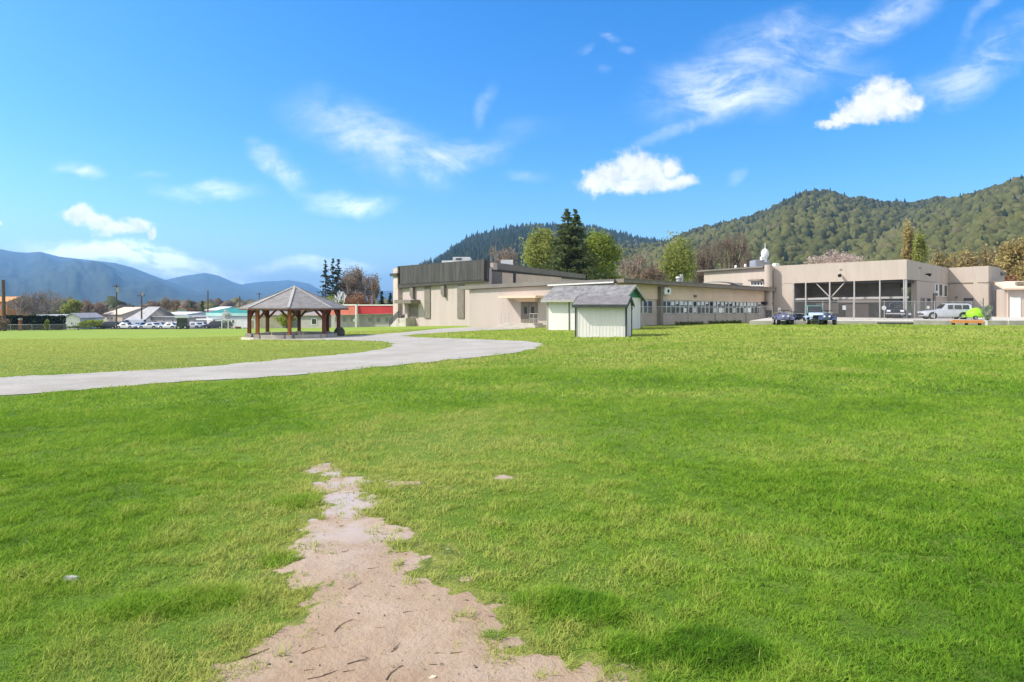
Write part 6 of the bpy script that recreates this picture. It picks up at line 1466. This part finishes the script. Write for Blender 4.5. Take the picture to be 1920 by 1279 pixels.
FIELD = gpoly([(-420, 737), (0, 707), (100, 702), (250, 695), (400, 686), (500, 676), (600, 667), (680, 660), (720, 654), (735, 649), (738, 645), (725, 642), (690, 640), (640, 638.5), (480, 637), (470, 633), (560, 632), (645, 629), (700, 627), (760, 622), (780, 616), (300, 617), (-420, 618)])
def blades():
    Vs, Fs, Ts = [], [], []; off = 0; r_ = np.random.default_rng(99); pp = path_poly
    for (y0, y1, dens, w, h, seg) in ((1.9, 3.6, 17500, .0038, .030, 2), (3.6, 6.5, 9000, .0052, .034, 2), (6.5, 11, 3600, .009, .040, 1), (11, 19, 950, .018, .046, 1), (19, 33, 300, .036, .05, 1), (33, 62, 80, .075, .06, 1)):
        xm = .95*y1+.9; n = int(2*xm*(y1-y0)*dens); x = r_.uniform(-xm, xm, n); y = r_.uniform(y0, y1, n)
        k = np.abs(x) < .93*y+.9; x, y = x[k], y[k]
        d = np.zeros(len(x), bool); sd = mud_sd(x, y)
        if y1 > 12: d |= inpoly(x+(fbm(x*3, y*3, 170, 3)-.5)*.9, y+(fbm(x*3+9, y*3, 171, 3)-.5)*1.1+(fbm(x*.8, y*.8, 172, 2)-.5)*1.3, pp)
        if y1 > 50: d |= inpoly(x, y, pave_poly)
        if y1 > 33:
            d |= (np.hypot(x-X(552.5, 46), y-46) < 3.9)
            for q in ([(4.1, 38), (7, 36.95), (8, 39), (5, 40.5)], [(2.9, 52.7), (8.9, 48.9), (11.2, 52.3), (5.2, 56.2)]): d |= inpoly(x, y, q)
        far_ = sstep(y, 4.3, 5.4); isl = np.maximum(sstep(fbm(x*5+3, y*5, 160, 3)+.12*far_, .60, .68), sstep(fbm(x*11, y*11, 161, 2)+.08*far_, .66, .74))*sstep(sd, -.24, -.05)
        d |= r_.random(len(x)) > np.maximum(sstep(sd, -.02, .05), isl*.8)+.002
        x, y, sd = x[~d], y[~d], sd[~d]
        worn = np.exp(-((x+.75+.03*y)/(1.3+.05*y))**2)*(1-sstep(y, 7.5, 13))*(.45+fbm(x*1.3, y*1.3, 71, 3)); worn = np.clip(worn, 0, 1)
        big = fbm(x*.28, y*.28, 72, 3); mid = fbm(x*1.5, y*1.5, 73, 4); fine = fbm(x*9, y*9, 74, 3); clump = fbm(x*5.5, y*5.5, 76, 3); pat = fbm(x*.7+5, y*.7, 75, 3)
        lush = sstep(mid, .48, .68)*(1-worn)
        field = inpoly(x, y, FIELD).astype(float) if y1 > 12 else np.zeros(len(x))
        tus = np.zeros(len(x))
        for (px, py, rx, ry) in TUS:
            g = np.array(ground(px, py).xy); gx = np.array(ground(px+rx, py).xy)-g; gy = np.array(ground(px, py-ry).xy)-g
            q = ((x-g[0])/abs(gx[0]))**2+((y-g[1])/max(.05, abs(gy[1])))**2; tus = np.maximum(tus, 1-sstep(q*(.5+1.0*mid)+.5*(fine-.5), .25, 1.3))
        bare_ = sstep(fine*.55+mid*.45+worn*.10, .62, .76)*(.25+.75*worn)
        keep = r_.random(len(x)) > np.clip(bare_*.35+worn*.12, 0, .9)*(1-tus)
        x, y, big, mid, fine, lush, tus, worn, field, sd, pat, clump = [a[keep] for a in (x, y, big, mid, fine, lush, tus, worn, field, sd, pat, clump)]
        n = len(x); z = T(x, y)
        hh = h*r_.uniform(.45, 1.35, n)*(.27+.42*fine+.95*sstep(clump*.6+fine*.4, .34, .70)+.2*lush)*(1-.22*worn)*(1-.4*field)*(1+.25*(1-sstep(sd, .0, .18)))+tus*.034*r_.uniform(.4, 1.2, n)
        a = r_.uniform(0, 6.283, n); lean = r_.normal(0, .75, (n, 2))*hh[:, None]+np.array([.12, .05])*hh[:, None]
        ww = w*r_.uniform(.6, 1.3, n); dx, dy = np.cos(a)*ww/2, np.sin(a)*ww/2
        lushR = sstep(x-.15*y, .6, 3.4)*(1-sstep(y, 3.6, 8)); near = (1-sstep(y, 2.6, 4.6))*(1-worn)
        vivid = sstep(y, 4.6, 7)*(1-sstep(y, 11, 17))*(1-.8*worn)
        tint = .625+.17*(big-.5)*2+.25*(pat-.5)*2-.10*lush+.36*worn+.46*(fine-.5)+.42*(clump-.5)+.52*(mid-.5)-.20*lushR-.20*near*(1-.5*worn)-.36*tus-.08*vivid+.22*sstep(y, 11, 24)+.28*field*(.65+.9*big)+.10*(1-sstep(sd, .02, .3))  # fine and clump terms darken the gaps, painted shade between tufts
        tint = np.clip(tint+r_.normal(0, .085 if y1 < 20 else .05, n), 0, 1); tint = np.where(r_.random(n) < .009, 1.0, tint)
        B = np.stack([x, y, z-.004], 1); wv = np.stack([dx, dy, np.zeros(n)], 1); tp = B+np.stack([lean[:, 0], lean[:, 1], hh], 1)
        if seg == 2:
            m_ = B+np.stack([lean[:, 0]*.32, lean[:, 1]*.32, hh*.62], 1)
            V = np.stack([B-wv, B+wv, m_+wv*.8, m_-wv*.8, tp], 1).reshape(-1, 3); i = np.arange(n)*5+off
            Fs.append(np.concatenate([np.stack([i, i+1, i+2], 1), np.stack([i, i+2, i+3], 1), np.stack([i+3, i+2, i+4], 1)])); Ts.append(np.repeat(tint, 5)); off += n*5
        else:
            V = np.stack([B-wv, B+wv, tp], 1).reshape(-1, 3); i = np.arange(n)*3+off; Fs.append(np.stack([i, i+1, i+2], 1)); Ts.append(np.repeat(tint, 3)); off += n*3
        Vs.append(V)
    o = big_mesh('grass', np.concatenate(Vs), np.concatenate(Fs), grass_mat(), np.concatenate(Ts))
    setp(o, 'short green lawn grass growing around the bare mud path', 'grass', None, 'stuff')
TUS = [(290, 1140, 120, 26), (400, 1122, 100, 22), (1090, 1142, 105, 30), (1340, 1222, 125, 44), (525, 1052, 45, 16), (560, 943, 55, 12), (1000, 1130, 40, 14), (922, 1197, 26, 7), (640, 1136, 14, 5), (720, 925, 26, 5), (1180, 1225, 60, 30)]
blades()

# ------------------------------------------------------------------ twigs, chips and bark lying about
def twig(px, py, L, ang, r=.004, label=None, mat='twig', bend=.1, forks=1, seed=0):
    r *= .72; bend *= (1 if seed % 2 else -.8)
    rd = random.Random(seed); g = ground(px, py); o = MB(); d = Vector((math.cos(R(ang)), math.sin(R(ang)), 0)); s = Vector((-d.y, d.x, 0)); n = 5; pts = []
    for i in range(n+1):
        t = i/n; p = g+d*(L*(t-.5))+s*(bend*L*math.sin(t*3)+rd.uniform(-.02, .02)*L); p.z = Tz(p.x, p.y)+.005+r*.8+.002*rd.random(); pts.append(p)
    for i in range(n): o.tube(pts[i], pts[i+1], r*(1-.12*i), r*(1-.12*(i+1)), 6)
    for f in range(forks):
        i = rd.randint(1, n-1); sg = rd.choice((-1, 1)); e = pts[i]+(d*.7+s*sg*.7)*L*rd.uniform(.14, .3); e.z = Tz(e.x, e.y)+.009; o.tube(pts[i], e, r*.6, r*.25, 5)
    setp(o.build('twig', M[mat], None), label or 'thin dark twig lying on the bare mud', 'twig', 'twigs scattered over the bare mud')
twig(600, 1222, .17, 12, .0045, 'long pale forked twig on the mud, left of centre', 'paletwig', .12, 2, 1)
twig(478, 1228, .13, 38, .005, 'stout dark twig at the left edge of the mud', 'twig', .08, 0, 2)
twig(672, 1243, .10, 25, .005, 'short dark twig right of the long pale forked twig', 'twig', .05, 0, 3)
twig(605, 1268, .13, 28, .0045, 'dark twig at the bottom edge of the mud, left of centre', 'twig', .1, 0, 4)
twig(741, 1264, .12, 62, .004, 'upright lying twig at the bottom edge of the mud, centre', 'twig', .12, 1, 5)
twig(665, 1100, .11, 64, .004, 'thin twig in the middle of the mud where it narrows', 'paletwig', .06, 1, 6)
twig(645, 1175, .13, 60, .0035, 'crossed thin twigs above the long pale forked twig', 'twig', .15, 2, 7)
twig(430, 1102, .30, 14, .0035, 'long thin twig lying in the grass left of the mud', 'twig', .05, 0, 8)
twig(470, 1050, .18, 5, .004, 'dark twig in the grass beside the narrow neck of mud', 'twig', .1, 1, 9)
for k, (px, py, L, a) in enumerate([(700, 1067, .07, 20), (735, 1102, .05, -20), (743, 1213, .06, 70), (796, 1198, .06, 66), (740, 1220, .05, 60), (716, 1180, .05, 10), (856, 1226, .06, 15), (823, 1228, .04, 0), (690, 1120, .05, -10), (925, 1160, .06, -25), (960, 1180, .05, 30), (580, 1260, .05, 5), (655, 1260, .05, 15), (765, 1150, .05, 10), (648, 1035, .05, 40), (690, 1032, .05, 10)]):
    twig(px, py, L, a, .003, None, 'twig', .1, 0, 30+k)
def chip(px, py, s, label, mat, seed, tall=.25):
    rd = random.Random(seed); g = ground(px, py); m = MB(); n = 9; bot, top = [], []
    for k in range(n):
        a = 2*math.pi*k/n; rr = s*rd.uniform(.6, 1.1); x, y = g.x+rr*math.cos(a), g.y+rr*.55*math.sin(a); bot.append((x, y, Tz(x, y)+.002)); top.append((g.x+rr*.85*math.cos(a), g.y+rr*.47*math.sin(a), Tz(x, y)+.004+s*tall*rd.uniform(.6, 1.2)))
    m.add(bot+top, [tuple(range(n-1, -1, -1)), tuple(range(n, 2*n))]+[(i, (i+1) % n, n+(i+1) % n, n+i) for i in range(n)]); return setp(m.build('wood_chip' if mat == 'chip' else ('stone' if mat == 'stone' else 'bark_piece'), M[mat]), label, 'wood chip' if mat == 'chip' else ('stone' if mat == 'stone' else 'bark'), 'scraps lying on the mud' if mat != 'greyplank' else None)
chip(812, 1272, .022, 'pale wood chip at the bottom edge of the mud', 'chip', 1); chip(877, 1232, .014, 'small pale wood chip right of centre on the mud', 'chip', 2); chip(845, 1196, .009, 'tiny pale chip highest up on the mud', 'chip', 3)
def litter():
    r_ = np.random.default_rng(77); n = 1100; x = r_.uniform(-2.3, 1.6, n); y = r_.uniform(2.2, 6.4, n); k = mud_sd(x, y) < .02; x, y = x[k], y[k]; n = len(x)
    a = r_.uniform(0, 6.28, n); L = r_.uniform(.002, .009, n)*(1+1.6*(r_.random(n) < .12)); W_ = r_.uniform(.0012, .0035, n); z = T(x, y)+.0085; ca, sa = np.cos(a), np.sin(a)
    V = np.stack([np.stack([x+ca*L*u-sa*W_*v, y+sa*L*u+ca*W_*v, z+h*W_*1.2], 1) for u, v, h in ((-1, -1, 0), (1, -1, 0), (1, 1, 0), (-1, 1, 0), (-.7, 0, 1), (.7, 0, 1))], 1).reshape(-1, 3)
    b = (np.arange(n)*6)[:, None]; Fq = np.concatenate([b+np.array([0, 1, 5, 4]), b+np.array([2, 3, 4, 5])]); 
    o = big_mesh('mud_litter', V, Fq, M['litter'], r_.random(n).repeat(6)); setp(o, 'tiny scraps of straw, bark and grit strewn over the mud', 'litter', None, 'stuff')
M['litter'] = leafmat('mud_litter', (.07, .045, .03), (.42, .31, .19), .0)
litter()
for k, (px, py) in enumerate([(893, 1254), (545, 1244), (672, 1152), (955, 1216), (800, 1147), (876, 1128), (505, 1248)]): chip(px, py, .010, 'small dark stone on the bare mud', 'stone', 10+k, .6)
g = chip(137, 1088, .055, 'curled pale grey bark piece lying in the left grass', 'greyplank', 30, .35)
